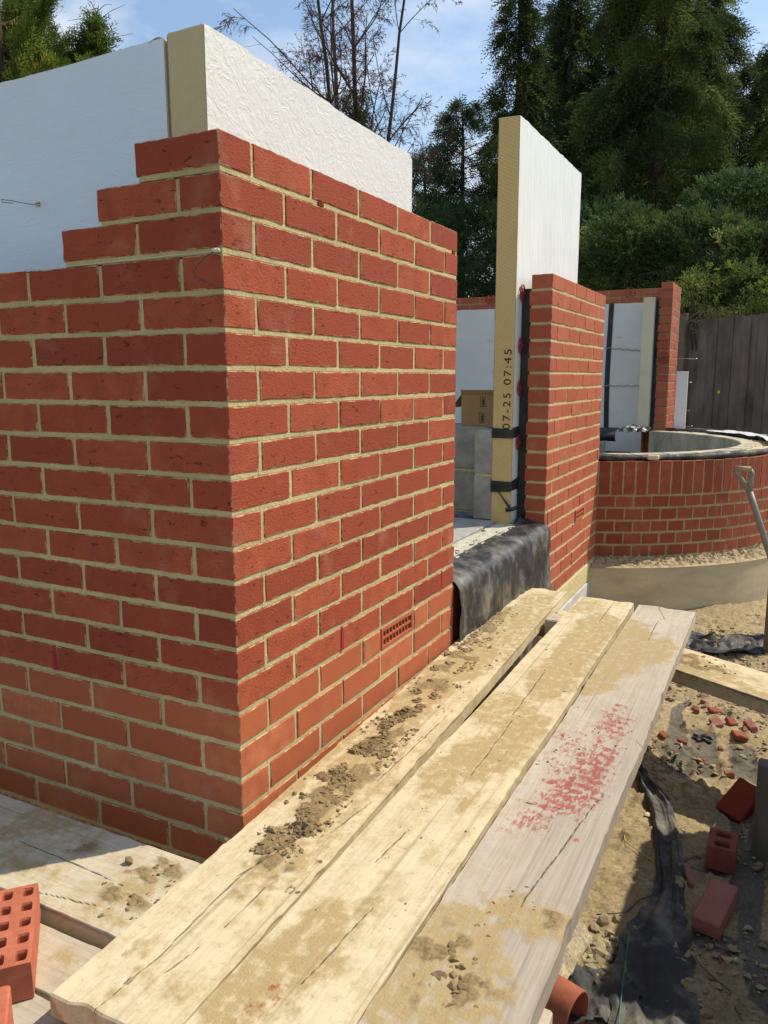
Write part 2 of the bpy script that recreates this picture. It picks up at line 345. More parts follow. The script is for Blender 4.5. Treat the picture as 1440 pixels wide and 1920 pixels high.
# air brick: clay frame with two rows of slots
def air_brick(parent, y0, y1, z0, z1, x=0, dep=.03, rows=2, n=9, bk=.004):
    mb = MB(); W_, H_ = y1-y0, z1-z0; fr = .011
    bbox(mb, (x-dep, y0, z0), dep, W_, fr, b=.001); bbox(mb, (x-dep, y0, z1-fr), dep, W_, fr, b=.001)
    bbox(mb, (x-dep, y0, z0+fr), dep, fr, H_-2*fr, b=.001); bbox(mb, (x-dep, y1-fr, z0+fr), dep, fr, H_-2*fr, b=.001)
    bbox(mb, (x-dep, y0+fr, (z0+z1)/2-.004), dep-.002, W_-2*fr, .008, b=.001)
    p = (W_-2*fr)/n
    for i in range(n):
        for z in (z0+fr, (z0+z1)/2+.004):
            hh = (z1-fr)-((z0+z1)/2+.004)
            if i: bbox(mb, (x-dep, y0+fr+i*p-.0035, z), dep-.003, .007, hh, b=.001)
    o = mb.build('air_brick', CLAY, parent)
    b = MB(); sbox(b, x-dep-bk, x-dep+bk, y0+.002, y1-.002, z0+.002, z1-.002); b.build('vent_back', DARKR, o)
    return o
air_brick(corner, .675, .89, zbot(17), ztop(17), dep=.024)
def weep(parent, p, ax, n, h=.064):
    """slotted wedge shaped weep vent in a perpend"""
    mb = MB(); ax = np.array(ax, float); n = np.array(n, float); p = np.array(p, float)
    for i in range(11):
        z = i*h/11; w = .0035+.0035*(1-i/11)
        bbox(mb, p-ax*w+n*(-.004), 2*w, .006, h/11*.55, ax=ax, ay=n, b=.0004, step=.05, e=.0005) if False else mb.add([p-ax*w+n*a+np.array([0, 0, z+c]) for a in (-.004, .0015) for c in (0, h/11*.55)]+[p+ax*w+n*a+np.array([0, 0, z+c]) for a in (-.004, .0015) for c in (0, h/11*.55)], [(0, 1, 3, 2), (4, 6, 7, 5), (0, 4, 5, 1), (2, 3, 7, 6), (0, 2, 6, 4), (1, 5, 7, 3)])
    for s in (-1, 1):
        a, b_ = p+ax*s*.0075, p+ax*s*.0035+np.array([0, 0, h])
        tube(mb, [a, b_], .0011, 4)
    mb2 = MB(); q = [p-ax*.0075, p+ax*.0075, p+ax*.004+np.array([0, 0, h]), p-ax*.004+np.array([0, 0, h])]
    mb.add([v+n*d for d in (-.0045, -.0032) for v in q], [(0, 1, 2, 3), (7, 6, 5, 4), (0, 4, 5, 1), (2, 6, 7, 3)])
    return mb.build('weep_vent', REDP, parent)
weep(corner, (-.5625, -.0005, zbot(16)), (1, 0, 0), (0, -1, 0)); weep(corner, (.0005, .4450, zbot(16)), (0, 1, 0), (1, 0, 0)); weep(corner, (.0005, 1.12, zbot(16)), (0, 1, 0), (1, 0, 0))
# two missing dabs of mortar, the shade inside drawn as dark filled boxes
for (y, k) in ((.372, 1), (1.195, 1)):
    b = MB(); sbox(b, -.02, .0002, y-.012, y+.012, zbot(k)-.0105, zbot(k)-.001); b.build('joint_shade_fill', DARKR, corner)

# --- pier beyond the window opening
pier = MB()
for k in range(1, 22):
    z0, z1 = zbot(k), ztop(k); H = z1-z0; m = 0 if k <= 16 else 1
    y = 2.4; first = .215 if k % 2 else .1025
    back = RNG.uniform(-.004, .007)
    while y < 3.56:
        e = min(y+first, 3.57); first = .215
        brick(pier, (-TH-back, y, z0), TH+back, e-y, H, m=m); y = e+.01
    mortar_box(pier, -TH+RC, -RC, 2.4+RC, 3.57, z0-.0115, z1-(.003 if k == 1 else 0), m=m)
piero = pier.build('brick_pier', [B_FAR, B_FAR], disp=jitter())
tag(piero, 'narrow red brick pier between window opening and curved bay wall', 'brick pier')
air_brick(piero, 3.003, 3.20, zbot(17)+.001, ztop(17)-.001, x=.006, dep=.0045, bk=.001)
weep(piero, (.0005, 2.443, zbot(16)), (0, 1, 0), (1, 0, 0)); weep(piero, (.0005, 3.105, zbot(16)), (0, 1, 0), (1, 0, 0))
b = MB(); bbox(b, (-.09, 2.45, -1.685), .094, 1.12, .11, b=.003, step=.05); o = b.build('bedding_course', MORTM, piero)
b = MB(); bbox(b, (-.09, 2.45, -1.785), .100, 1.0, .098, b=.003, step=.05); b.build('footing_strip', simple('pale_render', (.5, .49, .46), .9, .1, .2, 9), piero)

# --- curved bay wall
BC = np.array([-.54, 5.05]); RB = 1.575; T0, T1 = math.radians(-70), math.radians(70)
def ring_box(mb, th, R, W_, D, z0, H, **kw):
    rd = np.array([math.cos(th), math.sin(th), 0]); tg = np.array([-math.sin(th), math.cos(th), 0])
    o = np.array([BC[0], BC[1], z0])+rd*(R-D)-tg*W_/2
    bbox(mb, o, W_, D, H, ax=tg, ay=rd, az=(0, 0, 1), **kw)
bay = MB()
def curved_core(mb, R, r, z0, z1, n=64, t0=T0, t1=T1, **at):
    V = []
    for i in range(n+1):
        th = t0+(t1-t0)*i/n; c, s = math.cos(th), math.sin(th)
        for rr, z in ((R, z0), (R, z1), (r, z1), (r, z0)): V.append((BC[0]+c*rr, BC[1]+s*rr, z))
    F = [(i*4+j, (i+1)*4+j, (i+1)*4+(j+1) % 4, i*4+(j+1) % 4) for i in range(n) for j in range(4)]+[(3, 2, 1, 0), (n*4, n*4+1, n*4+2, n*4+3)]
    mb.add(V, F, **at)
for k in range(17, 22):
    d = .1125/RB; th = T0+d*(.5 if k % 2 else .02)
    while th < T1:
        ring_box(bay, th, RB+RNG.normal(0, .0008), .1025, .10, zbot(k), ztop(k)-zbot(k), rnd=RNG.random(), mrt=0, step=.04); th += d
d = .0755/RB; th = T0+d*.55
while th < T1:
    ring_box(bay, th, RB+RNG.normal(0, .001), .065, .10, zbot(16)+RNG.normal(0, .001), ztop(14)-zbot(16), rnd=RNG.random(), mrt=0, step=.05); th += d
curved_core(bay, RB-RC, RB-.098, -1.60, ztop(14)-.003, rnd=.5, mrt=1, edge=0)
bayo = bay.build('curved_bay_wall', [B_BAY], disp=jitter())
tag(bayo, 'low curved red brick bay wall with an upright soldier course on top', 'bay wall')
for px in (1240,):
    a = math.atan2(3.80-BC[1], .36-BC[0]); rd = np.array([math.cos(a), math.sin(a), 0]); weep(bayo, np.array([BC[0], BC[1], -1.18])+rd*(RB+.0005), (-rd[1], rd[0], 0), rd, .07)
# black damp course and foil over the bay cavity
b = MB(); n = 150
th = np.linspace(T0, T1, n); V = []; seg = 12
for i, t in enumerate(th):
    sw = vn(np.array([[i*.09, 0, 0]]), 5)[0]; rr = .016+.012*sw; cz = -.972+rr*.75; R = RB-.045+.02*(sw-.5)
    for k in range(seg):
        w = 2*math.pi*k/seg; r2 = rr*(1+.25*(vn(np.array([[i*.3, k*.9, 3]]), 8)[0]-.5)); V.append((BC[0]+math.cos(t)*(R+r2*1.5*math.cos(w)), BC[1]+math.sin(t)*(R+r2*1.5*math.cos(w)), cz+r2*math.sin(w)))
b.add(V, [(i*seg+k, (i+1)*seg+k, (i+1)*seg+(k+1) % seg, i*seg+(k+1) % seg) for i in range(n-1) for k in range(seg)])
roll = b.build('rolled_damp_course', DPMD, smooth=True); tag(roll, 'black plastic damp course rolled along the top of the curved bay wall', 'damp course')
b = MB(); xs = np.linspace(math.radians(-34), math.radians(66), 150); ys = np.linspace(1.36, 1.49, 14)
def f(X, Y): return np.stack([BC[0]+np.cos(X)*Y, BC[1]+np.sin(X)*Y, -.985+.035*fbm(P3(X*14, Y*22), 4, 3)], -1)
V, F = grid(xs, ys, f); b.add(V, F); curved_core(b, 1.465, 1.36, -1.35, -.985)
ins = b.build('cavity_insulation', PIR_A); tag(ins, 'cream insulation packed in the cavity of the curved bay', 'insulation')
# inner ring of blocks
b = MB(); d = .225/1.3; th = T0+.1
while th < T1+.02:
    for z0 in (-1.17, -1.395): ring_box(b, th, 1.355, .217, .105, z0, .215, rnd=RNG.random(), mrt=0, edge_=0, step=.08, b=.004)
    th += d
curved_core(b, 1.35, 1.255, -1.40, -.962)
ring = b.build('block_ring', CONCD); tag(ring, 'curved inner ring of damp grey concrete blocks behind the bay', 'block wall')
# formwork / footing of the bay with soil on its ledge
b = MB(); n = 90; V = []; RF = 1.735
for i in range(n+1):
    t = math.radians(-76)+(math.radians(150))*i/n; c, s = math.cos(t), math.sin(t)
    for rr, z in ((RF, -2.0), (RF, -1.605), (RF-.02, -1.60), (RF-.17, -1.60)): V.append((BC[0]+c*rr, BC[1]+s*rr, z))
F = [(i*4+j, (i+1)*4+j, (i+1)*4+j+1, i*4+j+1) for i in range(n) for j in range(3)]+[(3, 2, 1, 0)]
b.add(V, F)
fm = b.build('bay_footing', simple('smooth_cast_concrete', (.50, .42, .27), .8, .2, .22, 4, .25, .003, 90, (1, 1, 3)), smooth=False)
tag(fm, 'smooth curved concrete footing under the brick bay', 'footing')
b = MB(); th = np.linspace(T0-.06, T1, 420); rs = np.linspace(1.565, 1.74, 26)
def f(X, Y):
    n_ = fbm(P3(X*80, Y*55), 5, 9); e = np.clip((Y-1.565)/.175, 0, 1)
    return np.stack([BC[0]+np.cos(X)*Y, BC[1]+np.sin(X)*Y, -1.603+(.036*(n_-.30))*(1-e**3)*2+.012*(1-e)], -1)
V, F = grid(th, rs, f); b.add(V, F)
SOIL = None

# ------------------------------------------------------------------ ground
def soil_mat(name, c0, c1, mem=True):
    m = Mat(name, .95, .1); a = m.noise(6, 6, .65); f = m.noise(90, 6, .7); g = m.noise(26, 5, .65)
    c = m.mix(m.ramp(a, (.3, 0), (.7, 1)), c0, c1); c = m.mix(.9, c, m.ramp(f, (.25, .4), (.5, .95), (.75, 1.45)), 'MULTIPLY'); c = m.mix(m.ramp(g, (.5, 0), (.75, .5)), c, tuple(x*.6 for x in c0))
    h = m.math('ADD', f, g); bd = .006
    if mem:
        me = m.attr('mem'); mm = m.ramp(m.math('ADD', me, m.math('MULTIPLY', m.math('SUBTRACT', m.noise(30, 6, .75), .5), .7)), (.42, 0), (.65, .78))
        c = m.mix(mm, c, m.mix(m.ramp(f, (.4, 0), (.7, .5)), (.06, .065, .065), (.19, .175, .14)))
        h = m.mix(mm, h, m.math('MULTIPLY', f, .25))
    return m.done(c, m.bump(h, .8, bd))
SOIL = soil_mat('sandy_soil', (.29, .225, .125), (.40, .315, .18))
SOILT = soil_mat('loose_dry_soil', (.38, .30, .17), (.47, .38, .23), False)
so = b.build('ledge_soil', SOILT); tag(so, 'loose soil and mortar droppings along the bay footing ledge', 'soil', kind='stuff')
def gz(x, y):
    y = np.asarray(y, float); x = np.asarray(x, float)
    base = -1.82-.045*np.clip((y-.5)/2.5, 0, 1)
    return base+.05*(fbm(P3(x*2.2, y*2.2), 3, 21)-.5)
def blob(P, cx, cy, rx, ry, rot=0, s=1., p=2, seed=0):
    dx, dy = P[..., 0]-cx, P[..., 1]-cy; r = np.sqrt((dx/rx)**2+(dy/ry)**2)+1e-6; sd = np.hypot(dx, dy)*(1/r-1)
    return s*np.clip(.5+sd/.055, 0, 1)
GN = MB(); xs = np.concatenate([np.linspace(-.1, .35, 16), np.arange(.36, 1.30, .0085), np.linspace(1.32, 2.2, 24)]); ys = np.concatenate([np.linspace(-1.6, -.4, 20), np.arange(-.38, 3.6, .0105), np.linspace(3.62, 4.4, 16)])
def gf(X, Y):
    Z = gz(X, Y)+.020*(fbm(P3(X*11, Y*11), 4, 31)-.5)+.018*(fbm(P3(X*45, Y*45), 3, 41)-.5)
    cl = fbm(P3(X*30, Y*30), 3, 55); Z = Z+np.clip(cl-.62, 0, 1)*.10
    return np.stack([X, Y, Z], -1)
V, F = grid(xs, ys, gf); G0 = V.copy()
mem = np.zeros(len(V))
def px_poly(pts, w, z=-1.84):
    """soft mask along a line through pixel points laid on the ground plane"""
    q = np.array([at_z(u, v, z)[:2] for u, v in pts]); r = np.zeros(len(V)); w = np.broadcast_to(w, (len(q),))
    for i in range(len(q)-1):
        a, c = q[i], q[i+1]; d = c-a; t = np.clip(((V[:, :2]-a)@d)/(d@d), 0, 1); dist = np.linalg.norm(V[:, :2]-a-t[:, None]*d, axis=1); ww = w[i]*(1-t)+w[i+1]*t
        r = np.maximum(r, np.clip(1.5-dist/ww, 0, 1))
    return r
for pts, w in (([(1290, 1310), (1268, 1330), (1270, 1400), (1300, 1430)], [.012, .02, .05, .05]), ([(1250, 1400), (1275, 1440)], .05), ([(1318, 1370), (1325, 1440)], .05), ([(1390, 1400), (1400, 1450)], .05), ([(1378, 1530), (1388, 1620), (1372, 1720)], .016), ([(1425, 1560), (1412, 1640), (1402, 1770), (1403, 1870)], [.028, .03, .026, .008]), ([(1430, 1800), (1440, 1900)], .04), ([(1270, 1630), (1310, 1617)], .010), ([(1320, 1775), (1380, 1800)], .04), ([(1340, 1640), (1360, 1640)], .03)):
    mem = np.maximum(mem, px_poly(pts, w))
GN.add(V, F, mem=mem); V2 = V
gn = GN.build('ground', SOIL, disp=lambda V, A: V-np.array([0, 0, 1])*A['mem'][:, None]*.006, smooth=True); tag(gn, None, None, kind='structure')
b = MB(); R_ = [(-400, -400), (400, -400), (400, 400), (-400, 400)]
xs2 = np.concatenate([np.linspace(-400, -8, 14), np.linspace(-6, 8, 29), np.linspace(12, 400, 14)])
V, F = grid(xs2, xs2+2, lambda X, Y: np.stack([X, Y, np.full(X.shape, -1.93)], -1)); b.add(V, F)
g2 = b.build('outer_ground', soil_mat('open_ground', (.20, .17, .09), (.26, .22, .12), False)); tag(g2, kind='structure')

# ------------------------------------------------------------------ scaffold boards
def plank(name, a, c, w, zt, mat, label, group, stains=(), dirt=(), cracks=(), red=None, grey=None, T=.038, side=1, step=.0052, seed=0, knots=()):
    """a, c: ends of the board's left edge (xy); w: width; zt: top height"""
    a, c = np.array(a, float), np.array(c, float); L_ = np.linalg.norm(c-a); dx = (c-a)/L_; dy = np.array([dx[1], -dx[0]])*side
    loc = np.array([a[0], a[1], zt]); mb = MB()
    xs = np.concatenate([[0, .003], np.arange(.008, L_-.008, step*1.5), [L_-.003, L_]]); ys = np.concatenate([[0, .0025], np.arange(.006, w-.006, step*.5), [w-.0025, w]])
    def tol(u, v):
        p = at_z(u, v, zt)[:2]-a; return p@dx, p@dy
    X, Y = np.meshgrid(xs, ys, indexing='ij')
    sand = np.zeros(X.shape); crk = np.zeros(X.shape); rd = np.zeros(X.shape); gr = np.zeros(X.shape)
    PP = P3(X, Y); wob = (fbm(PP*[14, 14, 1]+seed, 4, seed)-.5); PW = PP.copy(); PW[..., 0] += wob*.09; PW[..., 1] += (fbm(PP*[16, 16, 1]+seed+9, 4, seed+5)-.5)*.07
    for st in stains:
        lx, ly = tol(st[0], st[1]); sand = np.maximum(sand, blob(PW, lx, ly, st[2], st[3], 0, st[4] if len(st) > 4 else 1))
    dm = np.zeros(X.shape)
    for st in dirt:
        lx, ly = tol(st[0], st[1]); dm = np.maximum(dm, blob(PW, lx, ly, st[2], st[3]))
    dn = fbm(PP*[70, 70, 1], 4, 91)
    dm = np.clip(dm, 0, 1)*np.clip((fbm(PP*[26, 26, 1], 4, 95)-.46)*7, 0, 1)
    for pts in cracks:
        q = [tol(*p) if len(p) == 2 else p[:2] for p in pts]
        for i in range(len(q)-1):
            p0, p1 = np.array(q[i]), np.array(q[i+1]); d = p1-p0
            t = np.clip(((X-p0[0])*d[0]+(Y-p0[1])*d[1])/(d@d), 0, 1)
            ds = np.hypot(X-p0[0]-t*d[0], Y-p0[1]-t*d[1]+.003*(vn(P3(X*40, Y*0), seed+2)-.5)); tp = (i+t)/(len(q)-1); crk = np.maximum(crk, np.clip(1.2-ds/(.0010+.0014*np.sin(np.clip(tp, .03, .97)*math.pi)*(.5+vn(P3(X*60, Y*0), seed+8))), 0, 1)*.8)
    for (u, v, r) in knots:
        lx, ly = tol(u, v); ds = np.hypot((X-lx)*.7, Y-ly); crk = np.maximum(crk, np.clip(1.2-np.abs(ds-r)/.002, 0, 1)*.8)
    crk = np.maximum(crk, ((Y < .001)|(Y > w-.001))*(.42+.3*vn(P3(X*5, Y*0), seed+31)))  # dark line of the gaps between boards painted along the long edges
    if red:
        for st in red:
            lx, ly = tol(st[0], st[1]); rd = np.maximum(rd, np.clip(1.35-np.maximum(np.abs(PW[..., 0]-lx)/st[2], np.abs(Y-ly)/st[3])*.8, 0, 1)*(st[4] if len(st) > 4 else 1))
        rd = rd*np.where(np.sin(X*2*math.pi/.034+np.round(Y/.03)*1.7)+.9*(vn(P3(np.round(X/.012), np.round(Y/.02)), 77)-.5)*2 > -.25, 1, .62)
    if grey: gr = grey(X, Y)
    ez = np.zeros(X.shape); ez[0] = ez[-1] = -.003; ez[:, 0] = ez[:, -1] = -.002
    Z = ez+.0016*(fbm(P3(X*1.5, Y*30), 4, seed+3)-.5)*2+.0015*np.clip(sand-.3, 0, 1)-.0022*crk+dm*(.0015+.010*np.clip(dn-.35, 0, 1))+.0015*np.sin(X*2.+seed)
    # worn, split arrises
    en = (vn(P3(X*2.3, Y*0), seed+11)-.5)*.005+(vn(P3(X*37, Y*0), seed+12)-.5)*.0016-.004*np.clip(vn(P3(X*14, Y*0), seed+15)-.8, 0, 1)*5
    Y2 = Y+np.where(Y < .004, en, 0)+np.where(Y > w-.004, en*1.1, 0)
    X2 = X+np.where(X < .004, (vn(P3(Y*30, X*0), seed+13)-.5)*.012, 0)+np.where(X > L_-.004, (vn(P3(Y*26, X*0), seed+14)-.5)*.02, 0)
    i = np.arange(X.size).reshape(X.shape); q = np.stack([i[:-1, :-1], i[1:, :-1], i[1:, 1:], i[:-1, 1:]], -1).reshape(-1, 4)
    Vt = np.stack([X2, Y2, Z], -1).reshape(-1, 3)
    mb.add(Vt, q.tolist(), sand=sand.ravel(), crack=crk.ravel(), red=rd.ravel(), grey=gr.ravel(), dirt=dm.ravel())
    # sides and underside
    loop = list(i[:, 0])+list(i[-1, 1:])+list(i[-2::-1, -1])+list(i[0, -2:0:-1]); top = Vt[loop]; m_ = top.copy(); m_[:, 2] = -T*.5; bt = top.copy(); bt[:, 2] = -T+.002; b2 = bt.copy(); b2[:, 2] = -T
    n = len(loop); F = []
    VV = np.concatenate([top, m_, bt, b2])
    for r in range(3):
        F += [(r*n+k, r*n+(k+1) % n, (r+1)*n+(k+1) % n, (r+1)*n+k) for k in range(n)]
    F.append(tuple(3*n+k for k in range(n)))
    gs = np.concatenate([gr.ravel()[loop]]*4); cs = np.concatenate([crk.ravel()[loop], crk.ravel()[loop]*0, crk.ravel()[loop]*0, crk.ravel()[loop]*0])
    mb.add(VV, F, sand=0, crack=cs, red=0, grey=gs, dirt=0)
    V = mb.verts()
    o = mb.build(name, mat, smooth=False)
    A_ = Matrix.Identity(4)
    for r in range(2): A_[r][0] = dx[r]; A_[r][1] = dy[r]; A_[r][3] = loc[r]
    A_[2][3] = zt
    if side == -1: A_[2][2] = 1
    o.matrix_world = A_
    # keep normals outward whatever the handedness
    import bmesh
    bm = bmesh.new(); bm.from_mesh(o.data); bmesh.ops.remove_doubles(bm, verts=bm.verts, dist=1e-6); bmesh.ops.recalc_face_normals(bm, faces=bm.faces); bm.to_mesh(o.data); bm.free()
    tag(o, label, 'scaffold board', group); return o
GR = 'scaffold boards laid as a working platform'
z1 = -1.400
p1 = plank('scaffold_board', (.066, -.565), (-.020, 2.058), .222, z1, WOODL, 'pale scaffold board hard against the brick wall with clods of dirt on it', GR,
 stains=[(640, 1480, .30, .045), (560, 1570, .16, .04), (700, 1400, .25, .06), (820, 1280, .35, .08), (950, 1170, .3, .1, .9), (880, 1240, .25, .07), (760, 1340, .5, .07, .8), (640, 1500, .4, .08, .7), (960, 1180, .5, .11, .75), (560, 1610, .05, .03), (500, 1690, .03, .025, .8), (265, 1775, .03, .02), (240, 1840, .05, .025, .8), (330, 1840, .03, .03, .8), (600, 1420, .25, .04), (1010, 1125, .12, .08, .85)],
 cracks=[[(175, 1895), (300, 1790), (440, 1650), (560, 1560)], [(430, 1650), (520, 1600)], [(420, 1740), (500, 1660)], [(700, 1470), (850, 1330)], [(300, 1830), (380, 1770)], [(620, 1560), (700, 1500)]], knots=[(543, 1667, .007), (240, 1840, .004), (860, 1290, .006)], seed=3, dirt=[(560, 1545, .10, .03), (520, 1590, .07, .04), (600, 1500, .12, .035), (660, 1440, .14, .035), (720, 1380, .16, .035), (800, 1300, .22, .035), (860, 1240, .22, .035), (930, 1165, .2, .03), (500, 1640, .06, .03), (690, 1450, .12, .02)])
p2 = plank('scaffold_board', (.323, -.62), (.309, 1.835), .214, -1.350, WOODL, 'middle scaffold board of the three beside the wall with sandy patches and faint pink paint', GR,
 stains=[(560, 1790, .14, .06), (470, 1850, .12, .06), (700, 1520, .05, .03, .8), (1110, 1190, .3, .08), (1060, 1250, .3, .09), (960, 1390, .2, .07), (900, 1420, .14, .08), (830, 1450, .12, .05, .95), (870, 1500, .05, .03), (1100, 1140, .1, .08, .8), (700, 1700, .06, .03, .7), (620, 1740, .05, .06, .8), (940, 1330, .12, .1, .85)],
 cracks=[[(1020, 1260), (960, 1340)], [(870, 1470), (960, 1350)], [(670, 1560), (760, 1590)], [(560, 1850), (700, 1700)], [(700, 1620), (760, 1560)], [(1120, 1170), (1150, 1130)]],
 red=[(500, 1880, .06, .025, .52)], seed=9)
def g3(X, Y):
    return np.clip(.25+.75*np.clip((Y-.02)/.12, 0, 1)*np.clip((2.0-X)/.9, 0, 1)+.5*(fbm(P3(X*5, Y*9), 4, 77)-.45), 0, 1)*.95
redm = [(1150, 1360, .10, .05, .72), (1105, 1440, .13, .055, .82), (1060, 1490, .10, .06, .78), (1000, 1530, .07, .05, .68), (1070, 1400, .08, .04, .6), (1150, 1345, .035, .03, .72), (1130, 1362, .03, .04, .72), (1160, 1330, .02, .02, .8), (1085, 1372, .02, .03, .58), (1048, 1378, .02, .02, .6), (1120, 1395, .05, .014, .62), (1140, 1410, .05, .03, .78), (1130, 1425, .02, .03, .85), (1115, 1445, .03, .03, .85), (1048, 1440, .03, .025, .6), (1080, 1445, .015, .015, .68), (1100, 1470, .035, .05, .88), (1060, 1475, .02, .045, .9), (1035, 1475, .022, .03, .85), (1085, 1490, .035, .05, .88), (1110, 1495, .02, .03, .85), (1000, 1520, .04, .05, .55), (980, 1545, .04, .04, .52), (1080, 1580, .01, .008, .8), (1040, 1420, .04, .05, .5)]
p3 = plank('scaffold_board', (.541, -.62), (.538, 1.835), .213, -1.352, WOODG, 'greyer outer scaffold board with faded red stencilled paint marks', GR,
 stains=[(1170, 1220, .30, .09), (1130, 1260, .2, .07, .95), (1230, 1220, .14, .06), (990, 1715, .06, .09), (820, 1800, .16, .09), (860, 1850, .12, .08), (760, 1870, .1, .05), (900, 1740, .08, .04, .7), (1180, 1190, .2, .06, .9)],
 cracks=[[(1250, 1170), (1235, 1140), (1240, 1135)], [(1130, 1490), (1075, 1560), (1040, 1610), (975, 1700), (985, 1715)], [(1190, 1385), (1225, 1425)], [(1235, 1160), (1215, 1200)], [(960, 1500), (1070, 1520)]], red=redm, grey=g3, seed=14, dirt=[(830, 1800, .07, .04), (880, 1860, .08, .05), (1000, 1710, .04, .03)])
def gfull(X, Y): return np.clip(.45+.7*(fbm(P3(X*4, Y*9), 4, 17)-.5), 0, 1)
pA = plank('scaffold_board', (-2.2, -.142), (.10, -.150), .240, -1.448, WOODB, 'scaffold board on the left running under the pale boards below the brick wall', GR,
 stains=[(80, 1540, .1, .06, .9), (20, 1560, .07, .05, .9), (105, 1633, .03, .03), (240, 1670, .05, .06), (170, 1705, .03, .025), (215, 1720, .06, .02, .8), (300, 1620, .03, .02, .7), (150, 1570, .05, .03, .7), (40, 1610, .08, .05, .8)], cracks=[[(0, 1560), (120, 1610), (230, 1660)], [(60, 1670), (190, 1700)]], seed=21, dirt=[(240, 1670, .06, .05), (150, 1580, .03, .02), (310, 1625, .03, .02)])
pB = plank('scaffold_board', (-2.2, -.402), (.16, -.410), .118, -1.460, WOODB, 'narrow scaffold board on the left with a perforated brick standing on it', GR, stains=[(130, 1790, .025, .02)], grey=gfull, seed=24)
pC = plank('scaffold_board', (-2.2, -.525), (.20, -.533), .225, -1.460, WOODB, 'nearest scaffold board in the bottom left corner', GR, stains=[], grey=gfull, seed=27)
a = at_z(1285, 1215, -1.49); c = at_z(1440, 1262, -1.49); d = (c-a)/np.linalg.norm(c-a); s0 = a-d*.62; s1 = a+d*1.3
pR = plank('scaffold_board', s0[:2], s1[:2], .228, -1.49, WOODL, 'sandy scaffold board crossing under the outer board at right', GR, T=.05,
 stains=[(1300, 1250, .12, .1), (1340, 1260, .1, .07), (1400, 1290, .15, .04, .9), (1240, 1230, .2, .1), (1380, 1265, .1, .04, .8)], seed=33, dirt=[(1290, 1240, .08, .08), (1330, 1245, .08, .05)])

# dirt clods along board 1
b = MB(); DIRT = simple('dried_mortar_crumbs', (.235, .165, .085), .95, .1, .45, 30, .4)
def crumbs(mb, n, lo, hi, zt, pts, spread, size=(.002, .011), flat=.55):
    q = np.array([at_z(u, v, zt)[:2] for u, v in pts]); L_ = np.linalg.norm(np.diff(q, axis=0), axis=1); cum = np.concatenate([[0], np.cumsum(L_)])
    for _ in range(n):
        s = RNG.random()*cum[-1]; i = min(np.searchsorted(cum, s)-1, len(L_)-1); i = max(i, 0); t = (s-cum[i])/L_[i]; p = q[i]*(1-t)+q[i+1]*t; d = (q[i+1]-q[i])/L_[i]; nrm = np.array([d[1], -d[0]])
        p = p+nrm*np.clip(RNG.normal(0, spread), -2.2*spread, 2.2*spread)
        if vn(np.array([[p[0]*38, p[1]*20, 0.]]), 3)[0] < .5: continue
        r = size[0]+(size[1]-size[0])*RNG.random()**4.5
        if lo is not None and not (lo(p[1]) < p[0] < hi(p[1])): continue
        lump(mb, (p[0], p[1], zt+r*flat*.45), r, (1, 1, flat), rough=.75)
ledge = lambda y: .066-.0328*(y+.565)+.004
redge = lambda y: .066-.0328*(y+.565)+.215
crumbs(b, 8500, ledge, redge, z1, [(505, 1610), (560, 1545), (600, 1500), (690, 1420), (800, 1290), (880, 1215), (940, 1150)], .030, (.0012, .0075), .42)
crumbs(b, 1500, ledge, redge, z1, [(480, 1600), (620, 1450), (760, 1330), (850, 1220)], .014, (.002, .010))
crumbs(b, 900, ledge, redge, z1, [(590, 1500), (700, 1400), (900, 1210), (980, 1130)], .055, (.0012, .006))
crumbs(b, 120, ledge, redge, z1, [(556, 1552), (585, 1558)], .008, (.004, .012), .8)
crumbs(b, 240, None, None, -1.352, [(820, 1790), (900, 1850), (930, 1880)], .030, (.002, .009))
crumbs(b, 140, None, None, -1.352, [(880, 1720), (1010, 1710)], .030, (.0015, .005))
crumbs(b, 200, None, None, -1.352, [(1020, 1440), (1150, 1340)], .05, (.001, .003))
crumbs(b, 260, None, None, -1.448, [(200, 1720), (260, 1660), (320, 1620)], .03, (.001, .006))
crumbs(b, 140, None, None, -1.350, [(560, 1800), (1100, 1190)], .06, (.001, .004))
lump(b, (*at_z(243, 1618, -1.448)[:2], -1.442), .010, (1, 1, .9)); lump(b, (*at_z(422, 1578, z1)[:2], z1+.004), .006)
crumbs(b, 200, None, None, -1.49, [(1290, 1235), (1360, 1270)], .04, (.002, .007))
cr_ = b.build('dirt_crumbs', DIRT); tag(cr_, 'dried mortar and dirt crumbs scattered over the scaffold boards', 'dirt', kind='stuff')

# supports, then block stacks added for shade
b = MB(); bbox(b, (.33, -.62, -1.48), .435, .36, .09, b=.004, step=.05); o = b.build('timber_bearer', WOODG); tag(o, 'grey timber bearer under the near end of the outer boards', 'timber')
b = MB(); bbox(b, (.23, 1.60, -1.49), .09, .10, .10, b=.004, step=.04); o = b.build('timber_packer', WOODG); tag(o, 'small timber packer in the gap between the first two boards', 'timber')
b = MB(); bbox(b, (1.006, 1.02, -1.88), .28, .05, .34, b=.004, step=.05); o = b.build('support_block', simple('dark_weathered_timber', (.17, .15, .12), .9, .1, .3, 12, .4, .003, 90, (1, 1, .1))); tag(o, 'grey upright block supporting the crossing board at the right edge', 'support block')
b = MB()  # unseen stacks added out of view only to shade the right-hand ground
for i in range(3):
    for j in range(5): bbox(b, (1.19+i*.15, -.62+j*.235, -1.86), .14, .225, .44, b=.004, step=.1); bbox(b, (1.19+i*.15, -.62+j*.235, -1.415), .14, .225, .44, b=.004, step=.1)
o = b.build('shade_block_stack', CONC); tag(o, 'unseen stack of grey concrete blocks added to shade the ground beside the boards', 'added shade caster')
b = MB()
